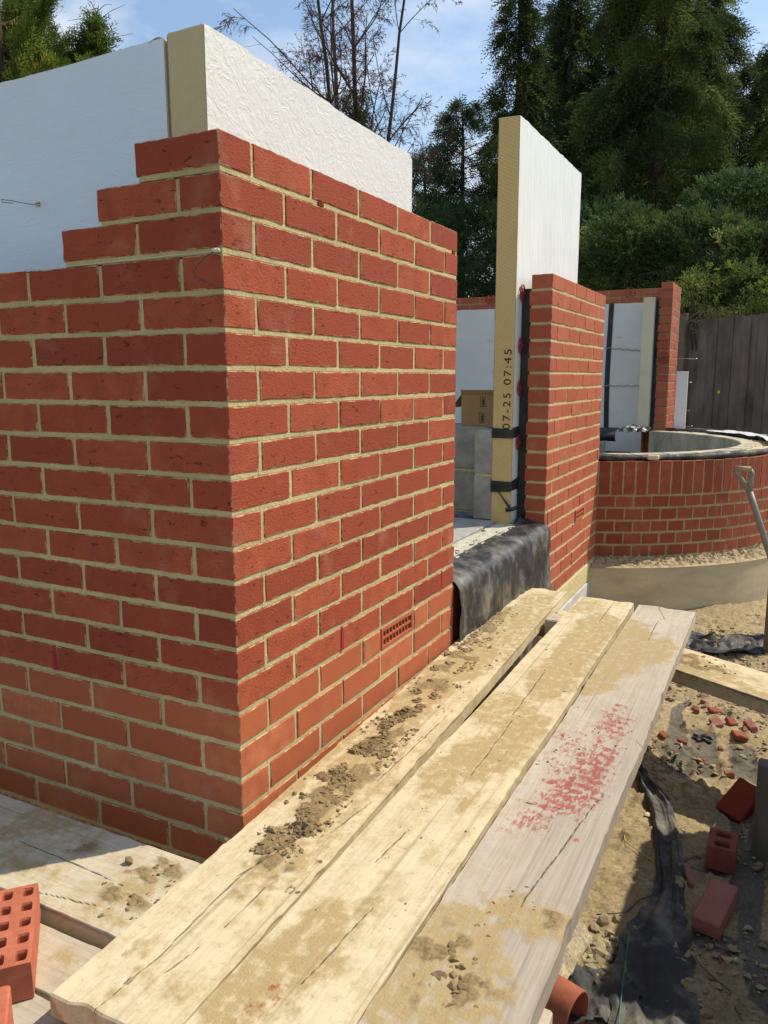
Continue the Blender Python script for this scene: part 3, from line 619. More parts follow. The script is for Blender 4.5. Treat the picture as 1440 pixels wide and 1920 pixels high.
for i in range(3):
    for j in range(3): bbox(b, (1.19+i*.15, .78+j*.235, -1.86), .14, .225, .44, b=.004, step=.1); bbox(b, (1.19+i*.15, .78+j*.235, -1.415), .14, .225, .44, b=.004, step=.1)
o = b.build('shade_block_stack', CONC); tag(o, 'second unseen stack of grey concrete blocks added to shade the ground', 'added shade caster')

# ------------------------------------------------------------------ insulation boards
def foam_board(name, x0, x1, y0, y1, z0, z1, mats, label, cat='insulation board', group=None, chamfer=0, top=None, skin='x1', wob=.0025, seed=0):
    """foam core with a thin facing skin on its broad sides"""
    mb = MB(); bbox(mb, (x0, y0, z0), x1-x0, y1-y0, z1-z0, b=.002, step=.03)
    def dp(V, A):
        V = V.copy(); n = fbm(np.stack([V[:, 0]*18, V[:, 1]*18, V[:, 2]*18], -1), 4, seed)-.5; hi = np.clip((V[:, 2]-(z1-.05))/.05, 0, 1)
        V[:, 2] += hi*n*.014
        if top is not None: V[:, 2] += hi*top(V)
        return V
    core = mb.build(name, mats[0], disp=dp)
    tag(core, label, cat, group)
    t = .0014
    def facing(axis, side):
        m2 = MB(); na = 60; nz_ = 50
        if axis == 'x':
            xx = x1+t if side else x0-t
            V, F = grid(np.linspace(y0+.001, y1-.0015, na), np.linspace(z0, z1-.001, nz_), lambda Y, Z: np.stack([np.full(Y.shape, xx), Y, Z], -1)); nv = np.array([1 if side else -1, 0, 0])
        else:
            yy = y0-t
            V, F = grid(np.linspace(x0+.001, x1-.001, na), np.linspace(z0, z1-.001, nz_), lambda X, Z: np.stack([X, np.full(X.shape, yy), Z], -1)); nv = np.array([0, -1, 0])
        n = fbm(V*11, 3, seed+4)-.5; V2 = dp(V, None)+nv*(n*wob)[:, None]
        if not ((axis == 'x' and side)): F = [f_[::-1] for f_ in F]
        V3 = V2-nv*.0012; k = len(V2)
        m2.add(np.concatenate([V2, V3]), F+[tuple(i+k for i in f_[::-1]) for f_ in F]); m2.build('foil_facing', mats[1], core, smooth=True)
    return core, facing
core, fc = foam_board('insulation_board', -.25, -.15, .153, 1.19, -1.5, .262, [PIR_A, FOIL], 'thick white faced insulation board standing behind the near brick corner',
    top=lambda V: -.018*np.clip((V[:, 1]-1.15)/.04, 0, 1)-.012*np.clip((V[:, 1]-.2)/1.0, 0, 1)+.006*np.sin(V[:, 1]*5), seed=5)
fc('x', 1); fc('x', 0)
core, fc = foam_board('insulation_board', -2.6, -.258, .153, .253, -1.5, .255, [PIR_A, FOILS], 'long white insulation board, tinted blue for shade, at left behind the stepped bricks', top=lambda V: -.004*np.sin(V[:, 0]*6), seed=8)
fc('y', 0)
b = MB(); V, F = grid(np.linspace(-.30, -.262, 12), np.linspace(0, 1, 8), lambda X, T_: np.stack([X-.01*T_, .150-.004*np.sin(T_*3)+.03*T_, .252+.007*np.sin((X+.30)*70)*(1-T_*.6)+.006*fbm(P3(X*60, T_*3), 3, 2)], -1)); b.add(V, F)
ff = b.build('torn_foil', FOILS, core, smooth=True)
# bent tie wire sticking out of the left board
wp = [at_y(75, 380, .148), at_y(62, 384, .12), at_y(20, 376, .09), at_y(2, 374, .08), at_y(4, 379, .09), at_y(24, 381, .1)]
b = MB(); tube(b, wp, .0009, 5); o = b.build('wall_tie', WIRE); tag(o, 'bent thin wire tie poking out of the left insulation board', 'wall tie')
b = MB(); lump(b, at_y(70, 382, .149), .006, (1.4, .4, 1)); o2 = b.build('wire_hole', PIR_A, o)

core, fc = foam_board('insulation_board', -.25, -.152, 2.328, 3.485, -1.19, .681, [PIR_B, FOILV], 'tall insulation board standing upright with date stamp on its sawn yellow edge', seed=11, wob=.002)
fc('x', 1); fc('x', 0)
# printed date on the sawn edge
cu = bpy.data.curves.new('date_stamp', 'FONT'); cu.body = '07-25 07:45'; cu.size = .052; cu.space_character = 1.25
to = bpy.data.objects.new('t', cu); COL.objects.link(to); bpy.context.view_layer.update()
tm = bpy.data.meshes.new_from_object(to.evaluated_get(bpy.context.evaluated_depsgraph_get())); bpy.data.objects.remove(to)
co = np.array([v.co for v in tm.vertices]); wd = co[:, 0].max()
zb, zt_ = at_y(953, 806, 2.327)[2], at_y(958, 655, 2.327)[2]; sc_ = (zt_-zb)/wd
for v in tm.vertices:
    x, y = v.co.x*sc_, v.co.y*sc_*.82; v.co = (-.165-y, 2.3262, zb+x)
tm.materials.append(INK); o = bpy.data.objects.new('date_stamp', tm); COL.objects.link(o); o.parent = core
def strap(z0, z1, sag=.006):
    b = MB()
    pts = [(-.254, 2.40), (-.255, 2.327), (-.252, 2.3225), (-.15, 2.3225), (-.1485, 2.327), (-.1485, 2.42)]
    V = []
    for i, (x, y) in enumerate(pts):
        for z in np.linspace(z0, z1, 6): V.append((x, y-.002*math.sin(z*400+i), z+.004*math.sin(i*2.1+z*30)-(sag if 1 < i < 4 else 0)))
    F = [(i*6+j, (i+1)*6+j, (i+1)*6+j+1, i*6+j+1) for i in range(5) for j in range(5)]; b.add(V, F); o = b.build('black_strap', DPMC, core); return o
strap(-.752, -.705); strap(-1.005, -.955, .01)
b = MB(); tube(b, [(-.245, 2.322, -.98), (-.2, 2.32, -1.03), (-.15, 2.318, -1.09)], [.004, .003, .006], 5); tube(b, [(-.17, 2.31, -1.10), (-.14, 2.315, -1.095), (-.12, 2.33, -1.085)], .010, 6); b.build('tape_tail', DPMC, core)
b = MB(); sbox(b, -.148, -.108, 2.42, 3.4, -1.16, -.06); o = b.build('cavity_membrane', DPMC); tag(o, 'black membrane in the cavity between upright insulation and brick pier', 'membrane')
def disc(p, n_, label, group, mat=None, R=.034):
    """six spoked plastic retaining disc with central hub"""
    mat = mat or REDD; n_ = np.array(n_, float); up = np.array([0, 0, 1.]); t = np.cross(n_, up); p = np.array(p, float)
    o = empty('retaining_disc', p, label, 'retaining disc', group)
    b = MB(); ring_ = [t*R*math.cos(w)+up*R*math.sin(w) for w in np.linspace(0, 2*math.pi, 25)]; tube(b, ring_, .0035, 6, cap=False); b.build('rim', mat, o)
    b = MB()
    for k in range(6):
        w = k*math.pi/3; tube(b, [np.zeros(3), (t*math.cos(w)+up*math.sin(w))*R], .0028, 5)
    b.build('spokes', mat, o); b = MB(); tube(b, [n_*-.006, n_*.008], .009, 10); b.build('hub', mat, o)
    return o
for i, (u, v) in enumerate(((984, 548), (978, 648), (981, 728), (975, 830))):
    p = at_y(u, v, 2.385); disc((-.143, 2.405, p[2]), (1, 0, 0), ['topmost', 'second', 'third', 'lowest'][i]+' red plastic disc in the dark cavity beside the tall board', 'red retaining discs in the pier cavity', R=.036)

# ------------------------------------------------------------------ window sill and inner leaf
b = MB(); xs = np.linspace(1.232, 2.425, 150); prof = []
tt = np.linspace(0, 1, 70)
def f(Y, T_):
    top = T_ < .34; a = T_/.34; r = (T_-.34)/.10; dn = (T_-.44)/.56
    x = np.where(T_ < .34, -.125+a*.092, np.where(T_ < .44, -.033+.055*np.sin(np.clip(r, 0, 1)*math.pi/2), .022))
    z = np.where(T_ < .34, -1.168-.004*a, np.where(T_ < .44, -1.172-.050*(1-np.cos(np.clip(r, 0, 1)*math.pi/2)), -1.222-.53*dn))
    w1 = fbm(P3(Y*7+T_*1.2, T_*3.5), 4, 61)-.5; w2 = np.abs(fbm(P3(Y*16-T_*3, T_*5), 3, 67)-.5); w3 = fbm(P3(Y*40, T_*22), 3, 71)-.5
    rid = (.5-w2)*.03
    x = x+np.where(T_ > .44, w1*.045+rid*.7+w3*.004+.012*np.clip(dn, 0, 1), 0)*np.clip((T_-.44)/.06, 0, 1); x = np.where(T_ > .46, np.maximum(x, .004), x)
    z = z+np.where(T_ < .44, w1*.014+w3*.004, 0)
    endr = np.clip((Y-2.30)/.12, 0, 1); z = z+endr*(1-np.clip(T_/.5, 0, 1))*.035
    return np.stack([x, Y, z], -1)
V, F = grid(xs, tt, f); b.add(V, F)
o = b.build('sill_membrane', DPM, smooth=True); tag(o, 'wrinkled black polythene draped over the window sill between wall and pier', 'membrane')
b = MB(); bbox(b, (-.10, 1.24, -1.80), .085, 1.15, .58, b=.004, step=.1); o = b.build('sill_brickwork', B_FAR); tag(o, 'low wall under the polythene in the window opening', 'low wall')
b = MB(); bbox(b, (-.60, .6, -1.40), .375, 1.72, .243, b=.004, step=.05); o = b.build('sill_blocks', CONC); tag(o, 'grey concrete block sill inside the window opening', 'block sill')
b = MB(); bbox(b, (-.222, 1.0, -1.40), .115, 1.33, .232, b=.004, step=.02); o = b.build('cavity_closer', simple('dirty_white_foam', (.48, .45, .36), .9, .1, .25, 30, .5, .004), disp=lambda V, A: V+np.array([0, 0, 1])*(np.clip((V[:, 2]+1.20)/.02, 0, 1)*(fbm(V*30, 4, 5)-.5)*.010)[:, None]); tag(o, 'dirty white foam strip along the sill cavity', 'insulation strip')
b = MB(); crumbs(b, 260, None, None, -1.168, [(862, 1040), (945, 990)], .03, (.002, .007)); o = b.build('sill_debris', DIRT); tag(o, 'mortar crumbs on the sill foam', 'dirt', kind='stuff')
def block_wall(name, blocks, label, mat=CONC, joint=None):
    b = MB()
    for (x0, x1, y0, y1, z0, z1) in blocks: bbox(b, (x0, y0, z0), x1-x0, y1-y0, z1-z0, b=.004, step=.06, mrt=0)
    if joint: 
        for (x0, x1, y0, y1, z0, z1) in joint: bbox(b, (x0, y0, z0), x1-x0, y1-y0, z1-z0, b=.001, step=.06, m=1)
    o = b.build(name, [mat, MORTM], disp=lambda V, A: V+.0012*(np.stack([vn(V*60, s) for s in (1, 2, 3)], -1)-.5)*2); tag(o, label, 'block wall'); return o
bl = []; jt = [(-.338, -.236, 2.334, 3.5, -1.158, -.73)]
for i, (z0, z1_) in enumerate(((-1.158, -.945), (-.933, -.722))):
    y = 2.33
    for ln in ((.44, .44, .3) if i else (.22, .44, .44)): bl.append((-.343, -.231, y, y+ln-.01, z0, z1_)); y += ln
block_wall('block_wall', bl, 'grey aerated block wall end beside the tall yellow edged board', joint=jt)
bl = []
for i, (z0, z1_) in enumerate(((-1.162, -.952), (-.940, -.722))):
    x = -.36
    for j in range(4): bl.append((x-.43-(.2 if i and j == 0 else 0), x, 2.56, 2.76, z0, z1_)); x -= .44+(.2 if i and j == 0 else 0)
block_wall('block_wall', bl, 'grey block wall running left behind the window opening with a box on top', joint=[(-1.9, -.365, 2.565, 2.755, -1.17, -.73)])
# cardboard box, open flap
bx0, bx1, by0, by1, bz0, bz1 = -.512, -.10, 2.58, 2.75, -.7215, -.555
o = empty('cardboard_box', (-.3, 2.66, bz0), 'open brown cardboard box standing on the grey block wall', 'box')
b = MB(); sbox(b, bx0, bx1, by0, by0+.004, bz0, bz1); sbox(b, bx0, bx1, by1-.004, by1, bz0, bz1); sbox(b, bx0, bx0+.004, by0+.0045, by1-.0045, bz0, bz1); sbox(b, bx1-.004, bx1, by0+.0045, by1-.0045, bz0, bz1); sbox(b, bx0+.0045, bx1-.0045, by0+.0045, by1-.0045, bz0+.001, bz0+.005); b.build('carton', CARD, o, loc=(-.3, 2.66, bz0))
b = MB(); b.add([(bx0, by0, bz1), (bx0, by1, bz1), (bx0-.055, by1, bz1-.07), (bx0-.055, by0, bz1-.07)]+[(bx0+.003, by0, bz1+.003), (bx0+.003, by1, bz1+.003), (bx0-.053, by1, bz1-.067), (bx0-.053, by0, bz1-.067)], [(0, 1, 2, 3), (7, 6, 5, 4), (0, 4, 5, 1), (1, 5, 6, 2), (2, 6, 7, 3), (3, 7, 4, 0)]); b.build('flap', CARD, o, loc=(-.3, 2.66, bz0))
b = MB(); V = [(bx0, by0, bz1), (bx1, by0, bz1), (bx1, by0-.012, bz1+.022), (bx0, by0-.012, bz1+.022)]; V2 = [(x, y-.003, z) for x, y, z in V]; b.add(V+V2, [(0, 1, 2, 3), (7, 6, 5, 4), (0, 4, 5, 1), (2, 6, 7, 3), (1, 5, 6, 2), (3, 7, 4, 0)]); b.build('flap', CARD, o, loc=(-.3, 2.66, bz0))
for (x, z) in ((-.395, -.593), (-.40, -.675)):
    b = MB(); w_, h_ = .014, .026; fr = .0025
    for (a0, a1, c0, c1) in ((-w_, w_, h_-fr, h_), (-w_, w_, -h_, -h_+fr), (-w_, -w_+fr, -h_, h_), (w_-fr, w_, -h_, h_), (-.002, .002, -h_+.006, h_-.006), (.004, .008, -h_+.008, h_-.012)): sbox(b, x+a0, x+a1, by0-.0012, by0-.0003, z+c0, z+c1)
    b.build('printed_mark', INK, o, loc=(-.3, 2.66, bz0))
b = MB(); sbox(b, -6, -.35, .3, 6.6, -1.30, -1.22); fl = b.build('interior_floor', DPMC); tag(fl, kind='structure')

# far return: brick wall, pier, boards
b = MB(); Z0 = .375
for k in range(0, 22):
    zt2 = Z0-.075*k; 
    x = 0-(.215 if k % 2 else .1025)*0; first = .215 if k % 2 == 0 else .1025; x = -.1125 if k % 2 else -.0
    x = 0.
    while x > -3.4:
        w_ = first; first = .215; brick(b, (x-w_, 6.90, zt2-.065), w_, TH, .065, step=.08); x -= w_+.01
    y = 6.43+.012*RNG.random(); first = .215 if k % 2 == 0 else .1025
    while y < 6.88:
        e = min(y+first, 6.8875); first = .215; q = RNG.uniform(0, .012); brick(b, (-TH-q, y, zt2-.065), TH+q, e-y, .065, step=.08); y = e+.01
    mortar_box(b, -3.4, -RC, 6.90+RC, 7.0, zt2-.076, zt2-(.003 if k == 0 else 0), step=.3); mortar_box(b, -TH+RC, -RC, 6.445, 6.9, zt2-.076, zt2-(.003 if k == 0 else 0), step=.1)
o = b.build('far_brick_wall', [B_FARM], disp=jitter(.0015)); tag(o, 'far brick return wall with a slim end pier beyond the bay', 'brick wall'); farw = o
core, fc = foam_board('insulation_board', -3.3, -.26, 6.74, 6.84, -1.2, .232, [PIR_C, FOILF], 'wide white insulation boarding on the far brick wall with black tape joint', seed=15, wob=.006)
fc('y', 0)
b = MB(); V, F = grid(np.linspace(-.622, -.575, 4), np.linspace(-.98, .238, 30), lambda X, Z: np.stack([X+.010*np.sin(Z*3)+.018*(Z+.9)*-.4, np.full(X.shape, 6.733), Z], -1)); F = [q[::-1] for q in F]; b.add(np.concatenate([V, V+[0, .002, 0]]), F+[tuple(i+len(V) for i in q[::-1]) for q in F]); b.build('black_tape', DPMC, core)
core, fc = foam_board('insulation_board', -.25, -.15, 6.41, 6.73, -.93, .246, [PIR_C, FOIL], 'narrow cream insulation board end beside the far brick pier', seed=17); fc('x', 1)
b = MB(); sbox(b, -.148, -.112, 6.48, 6.89, -.95, .235); o = b.build('cavity_membrane', DPMC); tag(o, 'black strip in the cavity of the far pier', 'membrane')
disc((-.05, 6.425, at_y(1246, 670, 6.42)[2]), (0, -1, 0), 'red spoked disc on the face of the far brick pier', 'red discs by the far wall', R=.05)
disc((-.46, 6.90, at_y(1196, 548, 6.9)[2]), (0, -1, 0), 'red spoked disc on the far brick wall top above the white board', 'red discs by the far wall', R=.05)
disc((at_y(920, 562, 6.9)[0], 6.895, at_y(920, 562, 6.9)[2]), (0, -1, 0), 'red disc on the far wall seen left of the tall yellow edged board', 'red discs by the far wall', R=.05)
for (u, v, u2, v2) in ((1272, 672, 1306, 673), (1284, 716, 1295, 717), (1281, 768, 1292, 770), (1280, 801, 1297, 799)):
    b = MB(); a = at_x(u, v, .0); c = at_d(u2, v2, 7.9); tube(b, [np.array(at_d(u-6, v, 8.0)), (np.array(at_d(u, v, 7.95))+c)/2, c], .0035, 5); lump(b, c, .009)
    o = b.build('wall_tie', STEEL); tag(o, 'thin steel wall tie sticking out to the right of the far brick pier', 'wall tie', 'wall ties beside the far pier')
for (u, v, v2) in ((1134, 652, 657), (1131, 723, 723)):
    b = MB(); pts = [at_y(u+i*(1200-u)/14, v+(v2-v)*i/14+(1.2*math.sin(i*1.9)), 6.72) for i in range(15)]; tube(b, pts, .0045, 5); o = b.build('steel_wire', STEEL); tag(o, ('upper' if v < 700 else 'lower')+' thin twisted wire across the far white board', 'wire')
b = MB(); bbox(b, (at_y(1266, 800, 6.46)[0]-.02, 6.50, -1.0), .10, .03, .58, b=.002, step=.1); o = b.build('offcut_board', FOILF); tag(o, 'narrow pale offcut leaning behind the far pier', 'offcut')
# interior of the bay: low blocks, black sheet, crumpled scrap
b = MB(); bbox(b, (-1.9, 5.9, -1.25), 1.45, .1, .20, b=.004, step=.1); o = b.build('low_block_wall', CONCD); tag(o, 'low dark block course at the foot of the far white boards', 'block wall')
b = MB(); V, F = grid(np.linspace(-2.4, -.36, 80), np.linspace(0, 1, 14), lambda X, T_: np.stack([X, 6.10-.16*np.sin(T_*2.5), -.93-.12*T_+.012*fbm(P3(X*9, T_*4), 3, 8)], -1)); b.add(V, F); o = b.build('black_sheet', DPMC, smooth=True); tag(o, 'black plastic sheet tucked along the base of the far white boards', 'sheet')
def crumple(name, c, r, mat, label, cat, sq=(1, 1, .7), n=30, seed=0):
    b = MB(); V, F = grid(np.linspace(-1, 1, n), np.linspace(-1, 1, n), lambda X, Y: np.stack([X*sq[0]+.4*(fbm(P3(X*2.3, Y*2.3), 3, seed)-.5), Y*sq[1]+.4*(fbm(P3(X*2.3, Y*2.3), 3, seed+1)-.5), (1.1*np.abs(fbm(P3(X*1.3, Y*1.3), 3, seed+2)-.5)+.35*(1-X*X)*(1-Y*Y))*sq[2]*1.4], -1)*r)
    b.add(V+np.asarray(c), F); o = b.build(name, mat); tag(o, label, cat); return o
cc = at_z(1220, 795, -.93); crumple('crumpled_plastic', (cc[0], 5.95, -.955), .12, DPM, 'crumpled black plastic scrap at the foot of the far pier', 'plastic scrap', (1.0, .7, .8), n=10, seed=5)
b = MB(); bbox(b, (at_z(1222, 858, -.97)[0]-.0, 3.70, -.966), .065, .04, .028, b=.005, step=.03); o = b.build('foam_offcut', PIR_C); tag(o, 'small pale offcut lying on the bay wall beside the black roll', 'offcut')
b = MB(); V, F = grid(np.linspace(math.radians(-2), math.radians(50), 90), np.linspace(1.42, 1.55, 14), lambda X, Y: np.stack([BC[0]+np.cos(X)*Y, BC[1]+np.sin(X)*Y, -.945+.035*fbm(P3(X*9, Y*12), 4, 13)], -1)); b.add(V, F); o = b.build('foil_sheet', FOIL, smooth=True); tag(o, 'loose pale foil sheet laid over the right side of the bay cavity', 'foil sheet')

# mason's line, pin
b = MB(); a = np.array([.0, -.004, ztop(4)+.006]); pts = [np.array([x, -.006, ztop(4)+.004-.006*math.sin((-x)/2.1*math.pi)]) for x in np.linspace(0, -2.1, 14)]
tube(b, pts, .0008, 5); lump(b, (-.012, -.007, ztop(4)+.005), .006, (1.4, 1, .9)); lump(b, (-.004, -.008, ztop(4)+.004), .005); o = b.build('masons_line', STRING); tag(o, 'white string line stretched along the brick course at left', 'string line')
b = MB(); tube(b, [at_y(408, 468, -.006), at_y(384, 482, -.012), at_y(368, 500, -.02), at_y(363, 510, -.022), at_y(368, 520, -.02), at_y(395, 533, -.012), at_y(420, 539, -.003)], .0012, 6); o = b.build('line_pin', WIRE); tag(o, 'bent wire line pin hanging at the brick corner', 'line pin')

# ------------------------------------------------------------------ things on the ground
def gp(u, v, dz=0):
    z = -1.84
    for _ in range(6): p = at_z(u, v, z); z = float(gz(p[0], p[1]))
    return np.array([p[0], p[1], z+dz])
def loose_brick(name, p, L_, D_, H_, rz, tilt=(0, 0), mat=CLAY, holes=(), label='', group=None, cat='brick', chip=0, hd='z'):
    """brick or piece with real holes through it (holes: rows x cols on the bed face)"""
    mb = MB(); rows, cols = holes if holes else (0, 0)
    if rows:
        px, py = L_/rows, D_/cols; wx, wy = px*.58, py*.62
        xs = sorted({-L_/2, L_/2}|{-L_/2+px*(i+.5)+s*wx/2 for i in range(rows) for s in (-1, 1)}); ys = sorted({-D_/2, D_/2}|{-D_/2+py*(i+.5)+s*wy/2 for i in range(cols) for s in (-1, 1)})
        for i in range(len(xs)-1):
            for j in range(len(ys)-1):
                hole = (i % 2 == 1) and (j % 2 == 1); x0, x1, y0, y1 = xs[i], xs[i+1], ys[j], ys[j+1]
                if hole:
                    # tapered liner with chamfered corners
                    n = 12; ang = np.linspace(0, 2*math.pi, n, endpoint=False)+.26
                    def sup(sx, z): return [((x0+x1)/2+sx*(x1-x0)/2*np.sign(math.cos(w))*abs(math.cos(w))**.45, (y0+y1)/2+sx*(y1-y0)/2*np.sign(math.sin(w))*abs(math.sin(w))**.45, z) for w in ang]
                    V = sup(1, H_/2)+sup(.86, H_/2-.004)+sup(.82, -H_/2+.002); F = [(r*n+k, r*n+(k+1) % n, (r+1)*n+(k+1) % n, (r+1)*n+k) for r in range(2) for k in range(n)]; F = [f_[::-1] for f_ in F]
                    F.append(tuple(2*n+k for k in range(n)))
                    cn = [(x0, y0), (x1, y0), (x1, y1), (x0, y1)]; base = len(V); V += [(x, y, H_/2) for x, y in cn]
                    q = {0: [], 1: [], 2: [], 3: []}
                    for k in range(n):
                        w = ang[k] % (2*math.pi); q[{0: 2, 1: 3, 2: 0, 3: 1}[int(w//(math.pi/2))]].append(k)
                    for ci in range(4):
                        ks = sorted(q[ci], key=lambda k: ang[k] % (2*math.pi))
                        for a_, b_ in zip(ks[:-1], ks[1:]): F.append((base+ci, b_, a_) if True else 0)
                        nx = {2: 3, 3: 0, 0: 1, 1: 2}[ci]; kn = sorted(q[nx], key=lambda k: ang[k] % (2*math.pi))[0]; F.append((base+ci, base+nx, kn, ks[-1]))
                    mb.add(V, F)
                else: mb.add([(x0, y0, H_/2), (x1, y0, H_/2), (x1, y1, H_/2), (x0, y1, H_/2)], [(0, 1, 2, 3)])
        V, F = grid(np.linspace(-L_/2, L_/2, 9), np.linspace(-H_/2, H_/2, 4), lambda X, Z: np.stack([X, np.full(X.shape, -D_/2), Z], -1)); mb.add(V, F); V = V.copy(); V[:, 1] *= -1; mb.add(V, [f_[::-1] for f_ in F])
        V, F = grid(np.linspace(-D_/2, D_/2, 5), np.linspace(-H_/2, H_/2, 4), lambda Y, Z: np.stack([np.full(Y.shape, L_/2), Y, Z], -1)); mb.add(V, F); V = V.copy(); V[:, 0] *= -1; mb.add(V, [f_[::-1] for f_ in F])
        mb.add([(-L_/2, -D_/2, -H_/2), (L_/2, -D_/2, -H_/2), (L_/2, D_/2, -H_/2), (-L_/2, D_/2, -H_/2)], [(3, 2, 1, 0)])
    else: bbox(mb, (-L_/2, -D_/2, -H_/2), L_, D_, H_, b=.003, step=.015)
    if chip:
        sd = int(RNG.integers(1000))
        def dp(V, A): 
            n = np.stack([fbm(V*22+sd, 3, sd+s) for s in (1, 2, 3)], -1)-.5; return V+n*chip
    else: dp = lambda V, A: V+.0008*(np.stack([vn(V*90, s) for s in (1, 2, 3)], -1)-.5)*2
    o = mb.build(name, mat, disp=dp)
    o.location = (p[0], p[1], p[2]+H_/2); o.rotation_euler = (tilt[0], tilt[1], rz); tag(o, label, cat, group); return o
LB = simple('extruded_clay_brick', (.44, .135, .075), .9, .1, .16, 40, .5, .0015, 260, (1, 1, 1))
# the perforated brick on the left boards: corners measured at its bed face
p = np.array([(-.159-.024-.078)/2, (-.403-.576)/2+.01]);
A1 = at_z(72, 1654, -1.393); A2 = at_z(58, 1805, -1.393); dv = A1-A2; rz = math.atan2(dv[1], dv[0]); mid = (A1+A2)/2; nl = np.array([-math.sin(rz), math.cos(rz), 0]); mid = mid+nl*.05125
loose_brick('perforated_brick', (mid[0], mid[1], -1.458), .215, .1025, .065, rz, mat=LB, holes=(5, 3), label='perforated red brick lying holes up on the left scaffold boards', group='loose bricks on the left boards')
A1 = at_z(22, 1822, -1.335); q = A1+nl*.034-np.array([math.cos(rz), math.sin(rz), 0])*.105; loose_brick('perforated_brick', (q[0], q[1], -1.458), .215, .065, .1025, rz+.02, mat=LB, label='red brick on edge cut off by the bottom left corner of the picture', group='loose bricks on the left boards')
TER = simple('terracotta_brick', (.25, .082, .052), .9, .1, .18, 30, .5)
TERP = simple('pale_pink_brick', (.31, .14, .10), .9, .1, .12, 30, .3)
p = gp(1352, 1628); loose_brick('half_brick', (p[0]-.002, p[1]+.03, p[2]+.002), .075, .10, .068, math.radians(0), mat=TER, holes=(1, 2), label='broken half brick standing with its holes facing up', cat='brick piece', group='broken bricks on the ground')
p = gp(1338, 1735); loose_brick('brick_slip', (p[0], p[1]+.02, p[2]+.012), .065, .155, .045, math.radians(-12), (math.radians(8), 0), mat=TERP, label='flat pinkish brick piece lying nearest in the shade', cat='brick piece', group='broken bricks on the ground')
p = gp(1382, 1530); loose_brick('half_brick', (p[0]+.005, p[1]+.03, p[2]+.006), .085, .14, .05, math.radians(-24), (math.radians(28), math.radians(10)), mat=simple('deep_red_brick', (.26, .045, .022), .9, .1, .1), label='deep red brick piece tilted on the soil', cat='brick piece', group='broken bricks on the ground')
p = gp(1292, 1650); loose_brick('brick_offcut', (p[0], p[1], p[2]), .018, .085, .02, math.radians(14), mat=TERP, label='thin long pink brick offcut beside the black strip', cat='brick piece', group='broken bricks on the ground', chip=.004)
sh = [(1322, 1318, .035, .02, .016, 'small shard at the top of the rubble'), (1305, 1335, .022, .018, .02, 'tiny shard left of the long curved shard'), (1342, 1336, .058, .02, .018, 'long curved red shard in the rubble'), (1342, 1360, .04, .035, .022, 'chunky red shard in the middle of the rubble'), (1372, 1358, .035, .03, .022, 'dark red shard right of the chunky one'), (1386, 1385, .048, .05, .022, 'largest flat red shard in the rubble'), (1407, 1368, .03, .04, .03, 'red shard against the grey support'), (1243, 1383, .03, .022, .016, 'orange shard left of the rubble near the board'), (1278, 1392, .035, .010, .012, 'thin sliver of brick lying in the soil'), (1367, 1455, .03, .022, .018, 'lone small red shard below the rubble'), (1322, 1295, .05, .02, .012, 'pink shard just below the crossing board'), (1362, 1808, .035, .018, .012, 'small brick shard near a stub in the foreground soil'), (1398, 1372, .02, .02, .02, 'small red bit beside the largest flat shard')]
for i, (u, v, a_, c_, h_, lb) in enumerate(sh):
    p = gp(u, v); loose_brick('brick_shard', (p[0], p[1], p[2]-.001), a_*1.05, c_*1.5, h_*.95, RNG.uniform(-.6, .6), (RNG.uniform(-.3, .3), RNG.uniform(-.3, .3)), mat=TER if i % 3 else TERP, label=lb, cat='brick shard', group='brick shards on the ground', chip=.014)
for i in range(16):
    u, v = RNG.uniform(1290, 1405), RNG.uniform(1310, 1450); p = gp(u, v); q_ = RNG.uniform(.010, .022)
    loose_brick('brick_chip', (p[0], p[1], p[2]-.001), q_*1.3, q_, q_*.55, RNG.uniform(-3, 3), (RNG.uniform(-.4, .4), RNG.uniform(-.4, .4)), mat=TER if i % 2 else TERP, label='tiny red brick chip among the rubble below the crossing board', cat='brick chip', group='tiny brick chips in the rubble', chip=.01)
# clay drain pipe
b = MB(); e0 = at_z(1078, 1836, -1.745); ax = np.array([.80, -.22, -.05]); ax /= np.linalg.norm(ax); e0 = np.array([.715, .150, -1.765]); seg = 40
t = np.cross(ax, [0, 0, 1]); t /= np.linalg.norm(t); w = np.cross(t, ax); V = []; rows = [(-.30, .056), (-.012, .056), (-.003, .0565), (0, .0555), (0, .0515), (-.006, .0505), (-.30, .050)]
for (s, r) in rows:
    for k in range(seg):
        an = 2*math.pi*k/seg; V.append(e0+ax*s+t*r*.92*math.cos(an)+w*r*1.1*math.sin(an))
b.add(V, [(i*seg+k, i*seg+(k+1) % seg, (i+1)*seg+(k+1) % seg, (i+1)*seg+k) for i in range(len(rows)-1) for k in range(seg)])
o = b.build('clay_pipe', simple('dull_clay_pipe', (.31, .095, .052), .75, .3, .3, 18, .3), smooth=True); tag(o, 'orange clay drain pipe end poking out from under the boards', 'pipe')
# mortar crusted slab
b = MB(); c1 = np.array([.705, .40, -1.78]); bbox(b, (0, 0, 0), .030, .23, .13, b=.003, step=.008)
o = b.build('crusted_slab', simple('crusty_mortar', (.42, .36, .24), .95, .1, .45, 50, .9, .005, 160), disp=lambda V, A: V+(np.stack([fbm(V*60, 4, s) for s in (1, 2, 3)], -1)-.5)*.009); o.location = (.635, .20, -1.80); o.rotation_euler = (0, math.radians(-38), math.radians(-8)); tag(o, 'mortar crusted slab standing behind the clay pipe', 'slab')
